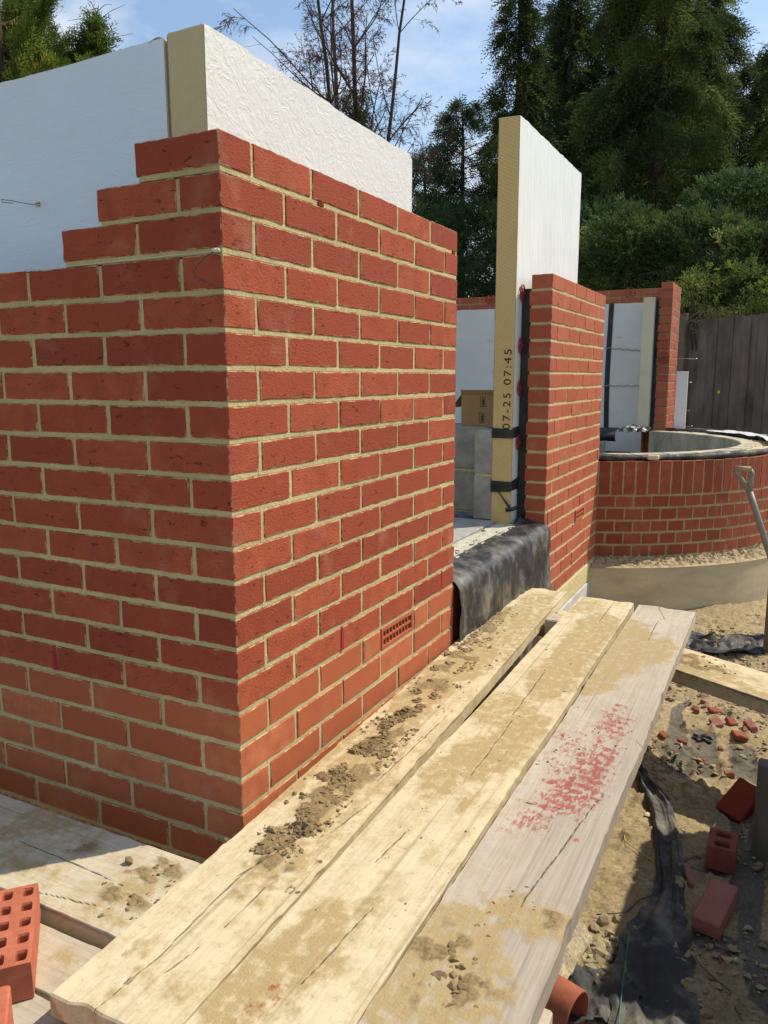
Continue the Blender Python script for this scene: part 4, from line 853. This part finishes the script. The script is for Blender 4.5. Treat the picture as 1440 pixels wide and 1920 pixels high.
# stones near the pipe and over the ground
b = MB(); ST = simple('yellow_gravel', (.34, .285, .17), .9, .1, .3, 25, .5)
for _ in range(150):
    u, v = RNG.normal(1110, 28), RNG.normal(1800, 34); p = gp(u, v); r = .003+.016*RNG.random()**1.8
    if p[0] < .6: continue
    lump(b, p+[0, 0, r*.3], r, (1, .85, .7), rough=.5)
o = b.build('gravel', ST); tag(o, 'yellowish gravel stones gathered beside the clay pipe', 'gravel', kind='stuff')
b = MB()
for _ in range(8500):
    x, y = RNG.uniform(.42, 1.12), -.3+4.*RNG.random()
    if fbm(np.array([[x*5, y*5, 1.]]), 3, 6)[0] < .48: continue
    r = .0015+.011*RNG.random()**4; p = gf(np.array([[x]]), np.array([[y]]))[0, 0]; lump(b, p+[0, 0, r*.2], r, (1.2, .9, .6), rough=.6)
for _ in range(900):
    x, y = RNG.uniform(.5, 1.1), RNG.uniform(2.3, 3.3); r = .003+.012*RNG.random()**3; lump(b, gf(np.array([[x]]), np.array([[y]]))[0, 0], r, (1.5, 1, .5))
o = b.build('soil_clods', simple('dry_clods', (.34, .27, .155), .95, .1, .45, 9, .4)); tag(o, 'soil clods and small stones scattered over the ground', 'soil', kind='stuff')
# black geotextile ribbon
def ribbon(name, ctr, wid, mat, label, seed=0, lift=.012, fold=.02, n=120, m=22):
    q = np.array([gp(u, v) for u, v in ctr]); tt = np.linspace(0, len(q)-1, n); C_ = np.stack([np.interp(tt, range(len(q)), q[:, i]) for i in range(3)], -1)
    for _ in range(12): C_[1:-1] = (C_[:-2]+C_[1:-1]*2+C_[2:])/4
    w_ = np.interp(tt, range(len(q)), wid); T_ = np.gradient(C_, axis=0)[:, :2]; T_ /= np.linalg.norm(T_, axis=1)[:, None]; N_ = np.stack([T_[:, 1], -T_[:, 0]], -1)
    V = []; s = np.linspace(-1, 1, m)
    for i in range(n):
        x = C_[i, 0]+N_[i, 0]*w_[i]*s; y = C_[i, 1]+N_[i, 1]*w_[i]*s; z = gz(x, y)+lift+fold*np.abs(fbm(P3(s*2.2+i*.02, i*.05+s*0), 3, seed)-.5)*2+fold*.22*np.sin(s*5+2*math.sin(i*.07)+seed)+fold*.5*(fbm(P3(s*6, i*.12+s*0), 3, seed+5)-.5)
        ed = .012*(vn(P3(i*.35+0*s, s*0+seed), 2)-.5); x = x+ed*s; V += list(zip(x, y, z))
    i = np.arange(n*m).reshape(n, m); F = np.stack([i[:-1, :-1], i[1:, :-1], i[1:, 1:], i[:-1, 1:]], -1).reshape(-1, 4).tolist()
    b = MB(); b.add(V, F); return b.build(name, mat, smooth=True)
o = ribbon('geotextile_strip', [(1196, 1440), (1215, 1480), (1240, 1520), (1252, 1580), (1258, 1640), (1255, 1690), (1240, 1740), (1228, 1800), (1225, 1870), (1222, 1960), (1220, 2050)], [.012, .03, .038, .042, .036, .036, .06, .085, .09, .085, .085], GEO, '', seed=3, fold=.022, m=34)
tag(o, 'long dark woven geotextile strip trailing across the soil', 'geotextile')
b = MB(); q = [gp(u, v, .03) for u, v in [(1178, 1770), (1172, 1820), (1165, 1880), (1158, 1950)]]; tube(b, q, .0012, 4); b.build('green_stitching', simple('green_thread', (.05, .25, .17), .8), o)
o = ribbon('geotextile_sheet', [(1000, 1872), (1060, 1880), (1130, 1872), (1180, 1850)], [.07, .075, .07, .05], GEO, '', seed=8, fold=.03); tag(o, 'black geotextile sheet bunched under the clay pipe', 'geotextile')
o = ribbon('polythene_sheet', [(1260, 1210), (1300, 1212), (1350, 1222), (1400, 1212), (1450, 1212)], [.16, .15, .12, .13, .12], DPMD, '', seed=12, lift=.012, fold=.045, m=40); tag(o, 'crumpled black polythene sheet on the soil beyond the crossing board', 'plastic sheet')
p = gp(1318, 1385); crumple('polythene_scrap', p+[0, 0, .0], .03, DPMC, 'small black plastic scrap among the brick rubble', 'plastic scrap', (1.2, .6, .8), n=12, seed=4)
# cigarette stubs, foil, straw, wires
def stub(u, v, rz, lb):
    p = gp(u, v, .010); o = empty('cigarette_stub', p, lb, 'cigarette stub'); d = np.array([math.cos(rz), math.sin(rz), 0]); b = MB(); tube(b, [d*-.014, d*.004], .0038, 10); b.build('filter', simple('stub_paper', (.62, .55, .38), .9), o); b = MB(); tube(b, [d*.004, d*.012], .0036, 10); b.build('paper', simple('white_paper', (.7, .68, .6), .9), o)
stub(1283, 1566, 2.2, 'pale cigarette stub on the soil right of the black strip'); stub(1376, 1808, 1.0, 'yellow cigarette stub beside a small brick shard')
def litter(pts, r, mat, name, lb, cat, seg=5): b = MB(); tube(b, [gp(*q, .008+.006*math.sin(i*2.)) for i, q in enumerate(pts)], r, seg); o = b.build(name, mat); tag(o, lb, cat)
litter([(1118, 1720), (1150, 1722), (1175, 1712), (1200, 1690), (1228, 1686)], .0017, WIRE, 'dark_wire', 'dark wire curling from the slab to the black strip', 'wire')
litter([(1150, 1805), (1175, 1786), (1210, 1778), (1250, 1782)], .0015, WIRE, 'dark_wire', 'short dark wire crossing the black strip low down', 'wire')
litter([(1312, 1815), (1340, 1845), (1368, 1860), (1378, 1895), (1390, 1925)], .0015, WIRE, 'thin_root', 'thin root snaking through the foreground soil at lower right', 'root')
litter([(1170, 1570), (1172, 1585), (1200, 1600), (1228, 1620)], .0016, simple('dry_straw', (.50, .42, .12), .8), 'straw_stalk', 'yellow bent straw stalk on the shaded soil', 'straw')
litter([(1395, 1545), (1420, 1535), (1427, 1545), (1400, 1556), (1393, 1550), (1410, 1545)], .0018, WIRE, 'wire_loop', 'small black wire loop beside the deep red brick', 'wire')
litter([(1286, 1627), (1310, 1640), (1345, 1645), (1370, 1643)], .0014, WIRE, 'dark_wire', 'straight dark wire running under the standing half brick', 'wire')
p = gp(1216, 1528); crumple('foam_scrap', p, .012, PIR_C, 'small cream foam scrap left of the black strip', 'foam scrap', n=8, seed=3)
p = gp(1222, 1660); crumple('paper_scrap', p, .02, simple('dull_paper', (.35, .31, .24), .9), 'crumpled paper scrap left of the black strip', 'paper scrap', (1.3, .8, .6), n=12, seed=7)

# shovel leaning on the bay, stake
o = empty('shovel', (1.0, 3.3, -1.88), 'D handled shovel leaning against the curved brick bay at the right edge', 'shovel'); SL = np.array([1.0, 3.3, -1.88])
a = at_y(1378, 878, 3.42); c = at_y(1408, 880, 3.42); y_ = at_y(1400, 905, 3.42); foot = y_+(at_y(1440, 1030, 3.36)-y_)*3.05; WG = simple('worn_grey_handle', (.22, .20, .18), .5, .4, .2, 30, .2); WH = simple('worn_wood_grip', (.34, .26, .16), .7, .3, .2, 30, .2)
mid = (a+c)/2; ext = (a-c)*.08; b = MB(); tube(b, [a+ext*0, c], .0150, 12); b.build('grip', WH, o, loc=SL, smooth=True)
b = MB(); J = y_; dwn = (foot-y_)/np.linalg.norm(foot-y_); J2 = J+dwn*.06
tube(b, [a, a+dwn*.02, a*.6+J*.4+dwn*.03, J2], [.010, .011, .013, .016], 10); tube(b, [c, c+dwn*.03, c*.55+J*.45+dwn*.03, J2], [.010, .011, .013, .016], 10); b.build('yoke', WG, o, loc=SL, smooth=True)
b = MB(); S1 = J2+(foot-J2)*.72; tube(b, [J2-dwn*.01, J2+dwn*.1, S1], [.018, .0165, .0165], 12); b.build('shaft', WG, o, loc=SL, smooth=True)
b = MB(); sd = np.cross(dwn, [0, 1, 0]); sd /= np.linalg.norm(sd); nn_ = np.cross(sd, dwn)
V, F = grid(np.linspace(-1, 1, 12), np.linspace(0, 1, 12), lambda X, T_: S1+dwn*(-.04+(np.linalg.norm(foot-S1)+.04)*T_)[..., None]+sd*(X*(.10-.04*np.clip(T_-.6, 0, 1)*1.6))[..., None]+nn_*(.03*X*X-.02*(1-T_))[..., None])
b.add(np.concatenate([V, V+nn_*.003]), F+[tuple(i+len(V) for i in q[::-1]) for q in F]); b.build('blade', simple('rusty_steel', (.12, .10, .085), .5, .5, .3, 20), o, loc=SL, smooth=True)
b = MB(); s0 = at_y(1443, 1175, 2.98); bbox(b, (s0[0]-.022, 2.97, -1.90), .05, .03, .43, b=.004, step=.04); o = b.build('timber_stake', simple('brown_stake', (.15, .105, .065), .9, .1, .25, 20, .4, .003, 120, (1, 1, .1))); tag(o, 'brown timber stake driven in the soil at the right edge', 'stake')

# ------------------------------------------------------------------ fence
FM = Mat('dark_weathered_fence', .9, .1); r = FM.attr('rnd'); g = FM.noise(22, 5, .65, (1, 1, .08)); g2 = FM.noise(5, 4, .6, (1, 1, .4))
c_ = FM.mix(r, (.115, .095, .078), (.20, .165, .135)); c_ = FM.mix(FM.ramp(g, (.35, 0), (.75, .8)), c_, (.22, .19, .16)); c_ = FM.mix(FM.ramp(g2, (.4, 0), (.75, .7)), c_, (.03, .024, .020)); FENCE = FM.done(c_, FM.bump(g, .5, .004))
A_ = at_d(1180, 700, 11.6); B_ = at_d(1560, 700, 9.3); dd = (B_-A_); dd[2] = 0; Lf = np.linalg.norm(dd); dd /= Lf; nf = np.array([dd[1], -dd[0], 0]); A_ = A_-dd*4; Lf += 7
zt_f = lambda s: .22+.03*math.sin(s)
fo = empty('timber_fence', (A_[0], A_[1], -1.93), 'dark weathered vertical board fence behind the far pier', 'fence'); b = MB(); s = 0
while s < Lf:
    w_ = RNG.uniform(.105, .13); o_ = A_+dd*s+nf*(RNG.uniform(-.004, .004)+(.016 if int(s*8) % 2 else 0)); bbox(b, (o_[0], o_[1], -1.92), w_+.012, .018, 1.92+.30+RNG.normal(0, .012), ax=dd, ay=nf, b=.002, step=.6, rnd=RNG.random()); s += w_
b.build('boards', FENCE, fo, loc=(A_[0], A_[1], -1.93))
ip = 0
for s in np.arange(1.2, Lf, 1.83):
    b = MB(); o_ = A_+dd*s+nf*.035; bbox(b, (o_[0], o_[1], -1.92), .10, .08, 2.30, ax=dd, ay=nf, b=.004, step=.5, rnd=.6); b.build('post', FENCE, fo, loc=(A_[0], A_[1], -1.93))
b = MB(); q = at_d(1338, 735, 10.4); t_ = (np.array(q)-A_)@dd; q = A_+dd*t_+nf*.04; bbox(b, (q[0], q[1], at_d(1338, 738, 10.4)[2]), .035, .003, .04, ax=dd, ay=nf, b=.0005); b.build('yellow_tag', Mat('yellow_tag', .6).done((.62, .62, .03)), fo, loc=(A_[0], A_[1], -1.93))

# ------------------------------------------------------------------ vegetation
def leaf_mat(name, c0, c1, c2=None, trans=.35):
    m = bpy.data.materials.new(name); m.use_nodes = True; t = m.node_tree; t.nodes.clear(); N = t.nodes.new; l = t.links.new
    at = N('ShaderNodeAttribute'); at.attribute_name = 'rnd'; rp = N('ShaderNodeValToRGB'); rp.color_ramp.elements[0].color = c0+(1,); rp.color_ramp.elements[1].color = c1+(1,)
    if c2: e = rp.color_ramp.elements.new(.93); e.color = c1+(1,); rp.color_ramp.elements[-1].color = c2+(1,)
    l(at.outputs['Fac'], rp.inputs[0]); d = N('ShaderNodeBsdfPrincipled'); d.inputs['Roughness'].default_value = .7; d.inputs['Specular IOR Level'].default_value = .15; tr = N('ShaderNodeBsdfTranslucent'); mx = N('ShaderNodeMixShader'); mx.inputs[0].default_value = trans
    l(rp.outputs[0], d.inputs['Base Color']); l(rp.outputs[0], tr.inputs['Color']); l(d.outputs[0], mx.inputs[1]); l(tr.outputs[0], mx.inputs[2]); o = N('ShaderNodeOutputMaterial'); l(mx.outputs[0], o.inputs[0]); return m
LEAF_D = leaf_mat('dark_conifer_foliage', (.038, .060, .018), (.13, .18, .05), (.28, .27, .08), .48)
LEAF_B = leaf_mat('bluish_evergreen_foliage', (.028, .055, .020), (.085, .15, .052), (.16, .22, .08), .42)
LEAF_L = leaf_mat('bright_conifer_foliage', (.05, .085, .012), (.20, .27, .04), (.34, .30, .07), .5)
LEAF_S = leaf_mat('laurel_leaves', (.038, .068, .022), (.14, .20, .06), (.34, .34, .10), .42)
LEAF_Y = leaf_mat('yellow_green_leaves', (.08, .12, .03), (.22, .27, .06), (.42, .38, .10), .5)
BARK = simple('dark_bark', (.065, .050, .038), .95, .1, .3, 12, .6, .01, 60, (1, 1, .3))
BARKR = simple('reddish_twig_bark', (.10, .062, .05), .95, .1, .3, 12, .3)
def quads(name, V, mat, rnd, parent):
    n = len(V)//4; me = bpy.data.meshes.new(name); me.vertices.add(len(V)); me.vertices.foreach_set('co', V.astype(np.float32).ravel())
    me.loops.add(len(V)); me.loops.foreach_set('vertex_index', np.arange(len(V), dtype=np.int32)); me.polygons.add(n); me.polygons.foreach_set('loop_start', np.arange(0, len(V), 4, dtype=np.int32)); me.polygons.foreach_set('loop_total', np.full(n, 4, dtype=np.int32))
    at = me.attributes.new('rnd', 'FLOAT', 'POINT'); at.data.foreach_set('value', np.repeat(rnd, 4).astype(np.float32)); me.materials.append(mat); me.update(); me.validate()
    o = bpy.data.objects.new(name, me); COL.objects.link(o); o.parent = parent; return o
def fronds(C, D, ln, wd, k=7, leaf=.45, rng=RNG, flat=False):
    """C: roots, D: directions; each frond is a stem of k leaflets alternating left and right"""
    n = len(C); D = D/np.linalg.norm(D, axis=1)[:, None]; rv = rng.normal(size=(n, 3)); S = np.cross(D, rv); S /= np.linalg.norm(S, axis=1)[:, None]; out = []; ln = np.broadcast_to(ln, (n,)); wd = np.broadcast_to(wd, (n,))
    for i in range(k):
        t = (i+.5)/k; base = C+D*(ln*t)[:, None]+np.array([0, 0, -1])*(ln*.22*t*t)[:, None]; sg = 1 if i % 2 else -1
        d = D*.75+S*sg*(.75*(1-.5*t)); d /= np.linalg.norm(d, axis=1)[:, None]; l = ln*leaf*(1-.55*t)*rng.uniform(.7, 1.2, n); nrm = np.cross(d, S+.3*rv); nrm /= np.linalg.norm(nrm, axis=1)[:, None]; sd = np.cross(d, nrm); w = wd*(1-.3*t)
        a = base-sd*(w*.35)[:, None]; b_ = base+d*(l*.5)[:, None]-sd*(w*.5)[:, None]+nrm*(w*.15)[:, None]; c = base+d*l[:, None]; e = base+d*(l*.5)[:, None]+sd*(w*.5)[:, None]
        out.append(np.stack([a, b_, c, e], 1))
    return np.concatenate(out).reshape(-1, 3), np.tile(np.arange(n), k)
def conifer(name, base, H, R, label, n=9000, mat=LEAF_D, low=.12, droop=.5, fl=.42, fw=.030, group='tall dark conifers behind the site', seed=0, power=.8, top=0, gap=.40):
    rng = np.random.default_rng(seed); o = empty(name, base, label, 'conifer', group); base = np.array(base, float)
    b = MB(); lean = rng.normal(0, .01, 2); pts = [base+np.array([lean[0]*z+.05*math.sin(z*.8+seed), lean[1]*z, z]) for z in np.linspace(0, H*.98, 14)]; tube(b, pts, np.linspace(.10+.012*H, .015, 14), 8); b.build('trunk', BARK, o, loc=base)
    nb = int(24+H*9); C = []; D = []; bb = MB()
    for i in range(nb):
        h = low+(1-low)*(i+rng.random())/nb; az = i*2.399+rng.normal(0, .4); rad = R*((1-h)**power*(1-.25*max(0, .25-h)*4))*rng.uniform(.55, 1.18)+.12
        root = base+np.array([lean[0]*h*H, lean[1]*h*H, h*H]); d = np.array([math.cos(az), math.sin(az), 0]); up = rng.uniform(.05, .45); m = 7; P = []
        for j in range(m): t = j/(m-1); P.append(root+d*rad*t+np.array([0, 0, rad*(up*t-droop*t*t)]))
        P = np.array(P); tube(bb, P, np.linspace(.012+.008*rad, .004, m), 4, cap=False)
        q = max(6, int(n/nb*(rad/R+.15)*1.35)); t = rng.uniform(.08, 1.0, q)**.8; idx = t*(m-1); k0 = np.clip(idx.astype(int), 0, m-2); fr = (idx-k0)[:, None]; c = P[k0]*(1-fr)+P[k0+1]*fr
        off = rng.normal(0, 1, (q, 3))*np.array([.26, .26, .18])*(.35+.5*rad/R)*(1.25-t)[:, None]*min(1.4, R*.45); c = c+off; dd_ = d[None]*.75+rng.normal(0, .45, (q, 3))+np.array([0, 0, -.55-droop*.5])
        C.append(c); D.append(dd_)
    C = np.concatenate(C); D = np.concatenate(D); keep = fbm(C*1.3+seed, 3, seed)+rng.uniform(-.06, .06, len(C)) > gap; C, D = C[keep], D[keep]
    V, ix = fronds(C, D, fl*rng.uniform(.6, 1.3, len(C)), fw, k=10, leaf=.36, rng=rng); cl = fbm(C*1.1+5, 3, seed+3); rn = np.clip((cl-.32)*1.9+rng.normal(0, .16, len(C)), 0, 1)[ix]
    bb.build('branches', BARK, o, loc=base); quads('crown', V-base, mat, rn, o); return o
GZ = -1.93
def tb(u, dep): p = at_d(u, 700, dep); return (p[0], p[1], GZ)
def hz(u, v, dep): return at_d(u, v, dep)[2]-GZ
conifer('conifer', tb(952, 19), hz(952, -12, 19), 1.35, 'slim spire shaped conifer left of the big conifer group', 8000, seed=1, low=.25, droop=.35, fl=.40, power=.75)
conifer('conifer', tb(1048, 20), hz(1048, -25, 20), 1.45, 'conifer with bare tip between the slim spire and the big dark conifer', 11000, seed=2, low=.2, droop=.45)
conifer('conifer', tb(1195, 18), hz(1195, -260, 18), 2.35, 'tallest dark conifer with long drooping sprays above the pier', 24000, seed=3, low=.1, droop=.55, fl=.5, power=.55)
conifer('conifer', tb(1130, 21), hz(1110, -60, 21), 2.3, 'dark conifer standing behind the tallest one on its left side', 19000, seed=4, low=.1, power=.6)
conifer('conifer', tb(1300, 20.5), hz(1300, 10, 20.5), 2.1, 'dark conifer filling in right of the tallest one', 17000, seed=5, low=.05, power=.6)
conifer('conifer', tb(1490, 17), hz(1480, -200, 17), 1.9, 'conifer cut off by the right edge of the picture', 14000, seed=6, low=.1, droop=.55, power=.6)
conifer('conifer', tb(1000, 22), hz(1000, 150, 22), 2.4, 'broad low conifer behind the tall upright insulation board', 9500, seed=7, low=.0, power=.5, gap=.36)
conifer('conifer', tb(1390, 23), hz(1390, 210, 23), 2.6, 'low spreading conifer behind the shrubs at right', 9500, seed=9, low=.0, power=.5, gap=.36)
conifer('conifer', tb(870, 21), hz(870, 215, 21), 1.7, 'dark rounded evergreen left of the tall insulation board', 9000, mat=LEAF_B, seed=8, low=.0, power=.45, droop=.1, fl=.34, gap=.36)
conifer('conifer', tb(800, 24), hz(805, 300, 24), 1.7, 'low dark evergreen just right of the white board end', 6500, mat=LEAF_B, seed=10, low=.0, power=.45, droop=.1, gap=.36)
conifer('conifer', tb(1230, 25), hz(1230, 60, 25), 3.2, 'wide dark conifer furthest back in the middle of the group', 12000, seed=12, low=.0, power=.4, gap=.34, fl=.55, fw=.045)
conifer('conifer', tb(1080, 26), hz(1060, 200, 26), 3.2, 'wide dark conifer furthest back behind the low conifer', 12000, seed=13, low=.0, power=.4, gap=.34, fl=.55, fw=.045)
conifer('conifer', tb(1395, 21), hz(1395, 130, 21), 2.2, 'mid green conifer filling the gap beside the one at the right edge', 14000, seed=16, low=.0, power=.5, gap=.34)
conifer('conifer', tb(1010, 23), hz(1010, 60, 23), 1.8, 'narrow conifer seen between the slim spire and its neighbour', 12000, seed=17, low=.0, power=.6, gap=.36)
# near conifer at top left, upright sunlit sprays
def left_conifer():
    rng = np.random.default_rng(44); base = np.array(tb(40, 7.5)); o = empty('conifer', base, 'sunlit conifer at top left behind the pale insulation board', 'conifer'); H = hz(40, -200, 7.5)
    b = MB(); tube(b, [base+[0, 0, z] for z in np.linspace(0, H, 8)], np.linspace(.14, .04, 8), 8); b.build('trunk', BARK, o, loc=base)
    C = []; D = []; bb = MB()
    tips = [(-30, 40), (-10, -40), (30, 30), (10, 90), (60, -30), (70, 70), (95, -10), (85, 30), (45, 110), (105, 90), (128, 75), (150, 95), (135, 110), (30, 130), (90, 120), (0, 60), (-50, 90), (110, -60), (60, 20), (160, 120), (120, 125), (75, 105), (20, 0), (-20, 130), (50, 60), (100, 60), (180, 135), (20, 210), (80, 240), (130, 220), (-40, 230), (40, 330), (110, 340), (-20, 350), (70, 430)]
    for i, (u, v) in enumerate(tips):
        e = at_d(u, v, rng.uniform(6.9, 7.9)); r0 = base+[0, 0, e[2]-base[2]-rng.uniform(.4, .9)]; m = 8; P = np.array([r0*(1-t)+e*t+np.array([0, 0, -.12*math.sin(t*math.pi)]) for t in np.linspace(0, 1, m)]); tube(bb, P, np.linspace(.02, .005, m), 5, cap=False)
        q = 420; t = rng.uniform(.25, 1., q)**.8; idx = t*(m-1); k0 = np.clip(idx.astype(int), 0, m-2); fr = (idx-k0)[:, None]; c = P[k0]*(1-fr)+P[k0+1]*fr+rng.normal(0, .055, (q, 3))*(1.25-t)[:, None]; d = (e-r0)/np.linalg.norm(e-r0)
        C.append(c); D.append(d*.8+rng.normal(0, .45, (q, 3))+[0, 0, .45])
    # dead spiky leader
    top = at_d(185, 10, 7.4); bot = at_d(160, 150, 7.5); P = [bot*(1-t)+top*t for t in np.linspace(0, 1, 6)]; tube(bb, P, np.linspace(.02, .003, 6), 5)
    for j in range(26):
        t = rng.uniform(.15, 1); p = bot*(1-t)+top*t; sg = rng.choice([-1, 1]); e = p+RT*sg*rng.uniform(.1, .42)*(1.2-.5*t)+UP*rng.uniform(-.02, .16)+FW*rng.normal(0, .1); tube(bb, [p, (p+e)/2+UP*.03, e], [.004, .003, .0015], 4)
        if t < .75:
            q = 60; tt_ = rng.uniform(0, .5, (q, 1)); C.append(p*(1-tt_)+e*tt_+rng.normal(0, .025, (q, 3))); D.append(rng.normal(0, .5, (q, 3))+[0, 0, .5])
    C = np.concatenate(C); D = np.concatenate(D); V, ix = fronds(C, D, .115*rng.uniform(.6, 1.4, len(C)), .012, k=6, leaf=.5, rng=rng)
    rn = np.clip((fbm(C*5, 3, 7)-.3)*2+rng.normal(0, .15, len(C)), 0, 1)[ix]; bb.build('branches', BARK, o, loc=base); quads('crown', V-base, LEAF_L, rn, o)
left_conifer()
# bare birch with ivy
def birch():
    rng = np.random.default_rng(5); base = np.array(tb(655, 15)); o = empty('bare_tree', base, 'leafless tree with ivy climbing its stems against the sky', 'tree'); b = MB(); tw = MB(); IV = []
    def go(p, d, L_, r, lev):
        m = 9 if lev < 2 else 6; P = [p]; q = p.copy(); dd_ = d.copy()
        for i in range(m):
            dd_ = dd_+rng.normal(0, .05+.02*lev, 3)+np.array([0, 0, (.02 if lev < 2 else -.09)]); dd_ /= np.linalg.norm(dd_); q = q+dd_*L_/m; P.append(q.copy())
        P = np.array(P); tube(b if lev < 2 else tw, P, np.linspace(r, r*.35 if lev < 3 else .003, len(P)), 6 if lev < 2 else 4, cap=False)
        if lev >= 4: return P
        nc = {0: 13, 1: 8, 2: 6, 3: 4}[lev]
        for i in range(nc):
            t = rng.uniform(.25 if lev else .30, 1); k = min(int(t*m), m-1); pd = P[min(k+1, m)]-P[k]; pd /= np.linalg.norm(pd); s = np.cross(pd, rng.normal(size=3)); s /= np.linalg.norm(s)
            go(P[k], pd*.72+s*.62, L_*rng.uniform(.24, .42)*(1.25-.5*t if lev else 1.0-.4*t), max(r*(1-.65*t)*.42, .0035), lev+1)
        return P
    H = hz(650, -60, 15)
    for (u, v, u2, v2, f_) in ((640, 560, 618, -120, .9), (650, 560, 632, -160, 1), (660, 560, 725, -120, .95), (668, 560, 800, -60, .72)):
        s = at_d(u, v, 15); s[2] = max(s[2], base[2]); s = base+(s-base)*[1, 1, 0]+[0, 0, 2.6]; e = at_d(u2, v2, 15); tube(b, [base, s], [.12, .085], 8); d = e-s; L_ = np.linalg.norm(d)
        P = go(s, d/L_, L_, .07*f_, 0)
        for k in range(len(P)-1):
            zc = P[k][2]-base[2]
            if zc < H*(.72 if abs(f_-.95) < .049 or f_ == 1 else .45) and f_ != .72: q = int(1000*(1.1-zc/H)); t = rng.random((q, 1)); IV.append(P[k]*(1-t)+P[k+1]*t+rng.normal(0, 1, (q, 3))*np.array([.2, .2, .2])*(1.3-zc/H))
    b.build('stems', BARK, o, loc=base); tw.build('twigs', BARKR, o, loc=base)
    C = np.concatenate(IV); C = C[fbm(C*2.2, 3, 9) > .44]; D = rng.normal(0, .5, (len(C), 3))+[0, 0, -.9]; V, ix = fronds(C, D, .24*rng.uniform(.6, 1.3, len(C)), .03, k=6, rng=rng); quads('ivy', V-base, LEAF_D, np.clip(rng.normal(.4, .25, len(C)), 0, 1)[ix], o)
birch()
# shrubs over the fence
def shrub(u0, v0, ru, rv, dep, label, mat, n=5200, leaf=.065, seed=0, gap=.4, twigs=True, rd=.8):
    rng = np.random.default_rng(seed); c = at_d(u0, v0, dep); s = dep/FPX; base = np.array([c[0], c[1], GZ]); o = empty('shrub', base, label, 'shrub', 'shrubs growing over the fence')
    P = rng.normal(size=(n, 3)); P /= np.linalg.norm(P, axis=1)[:, None]; P *= rng.uniform(.35, 1., (n, 1))**.4; lob = .7+.6*fbm(P*1.9+seed, 3, seed); P *= lob[:, None]
    C = c+RT*(P[:, 0]*ru*s)[:, None]+UP*(P[:, 1]*rv*s)[:, None]+FW*(P[:, 2]*rd)[:, None]; C = C[fbm(C*3+seed, 3, seed+2) > gap]; C = C[C[:, 2] > GZ+.05]
    D = (C-c)*1.2+rng.normal(0, .45, (len(C), 3))+[0, 0, .35]; V, ix = fronds(C, D, leaf*2.6*rng.uniform(.6, 1.3, len(C)), leaf*.55, k=5, leaf=.5, rng=rng)
    cl = fbm(C*2.3, 3, seed+3); rn = np.clip((cl-.3)*1.8+rng.normal(0, .2, len(C)), 0, 1)[ix]; b = MB()
    for i in range(16):
        e = C[rng.integers(len(C))]; r0 = base+np.array([rng.normal(0, .15), rng.normal(0, .15), 0]); tube(b, [r0, r0*.4+e*.6+[0, 0, .1], e], [.03, .016, .005], 5)
    b.build('stems', BARK, o, loc=base); quads('leaves', V-base, mat, rn, o)
shrub(1400, 420, 130, 95, 13.2, 'bluish green leafy shrub highest at the right edge', LEAF_B, 5200, seed=21)
shrub(1320, 500, 130, 95, 12.4, 'green laurel shrub above the fence in the middle', LEAF_S, 6500, seed=22)
shrub(1180, 500, 120, 90, 12.9, 'dark green shrub behind the slim far brick pier', LEAF_S, 5500, seed=23)
shrub(1120, 470, 110, 90, 14.5, 'dark leafy shrub beside the tall white board', LEAF_B, 4200, seed=26)
shrub(1430, 520, 110, 90, 11.6, 'large laurel shrub over the fence at far right', LEAF_S, 5200, seed=24)
shrub(1370, 548, 120, 48, 10.6, 'sunlit yellow green climber hanging over the fence top', LEAF_Y, 2200, leaf=.045, seed=25, gap=.52, rd=.35)
shrub(900, 480, 110, 110, 15.5, 'dark shrub seen left of the tall insulation board', LEAF_B, 4200, seed=27)
# bare stems hanging on the fence
b = MB(); rng = np.random.default_rng(3)
for i in range(26):
    u = rng.uniform(1310, 1380); p = at_d(u, 575+rng.uniform(-5, 10), 10.5); P = [p]
    for k in range(6): p = p+RT*rng.normal(0, .05)+np.array([0, 0, -rng.uniform(.01, .07)]); P.append(p)
    tube(b, P, .004, 4)
o = b.build('climber_stems', simple('dry_stems', (.20, .16, .10), .9)); tag(o, 'tangle of dry climber stems hanging down the fence boards', 'climber')
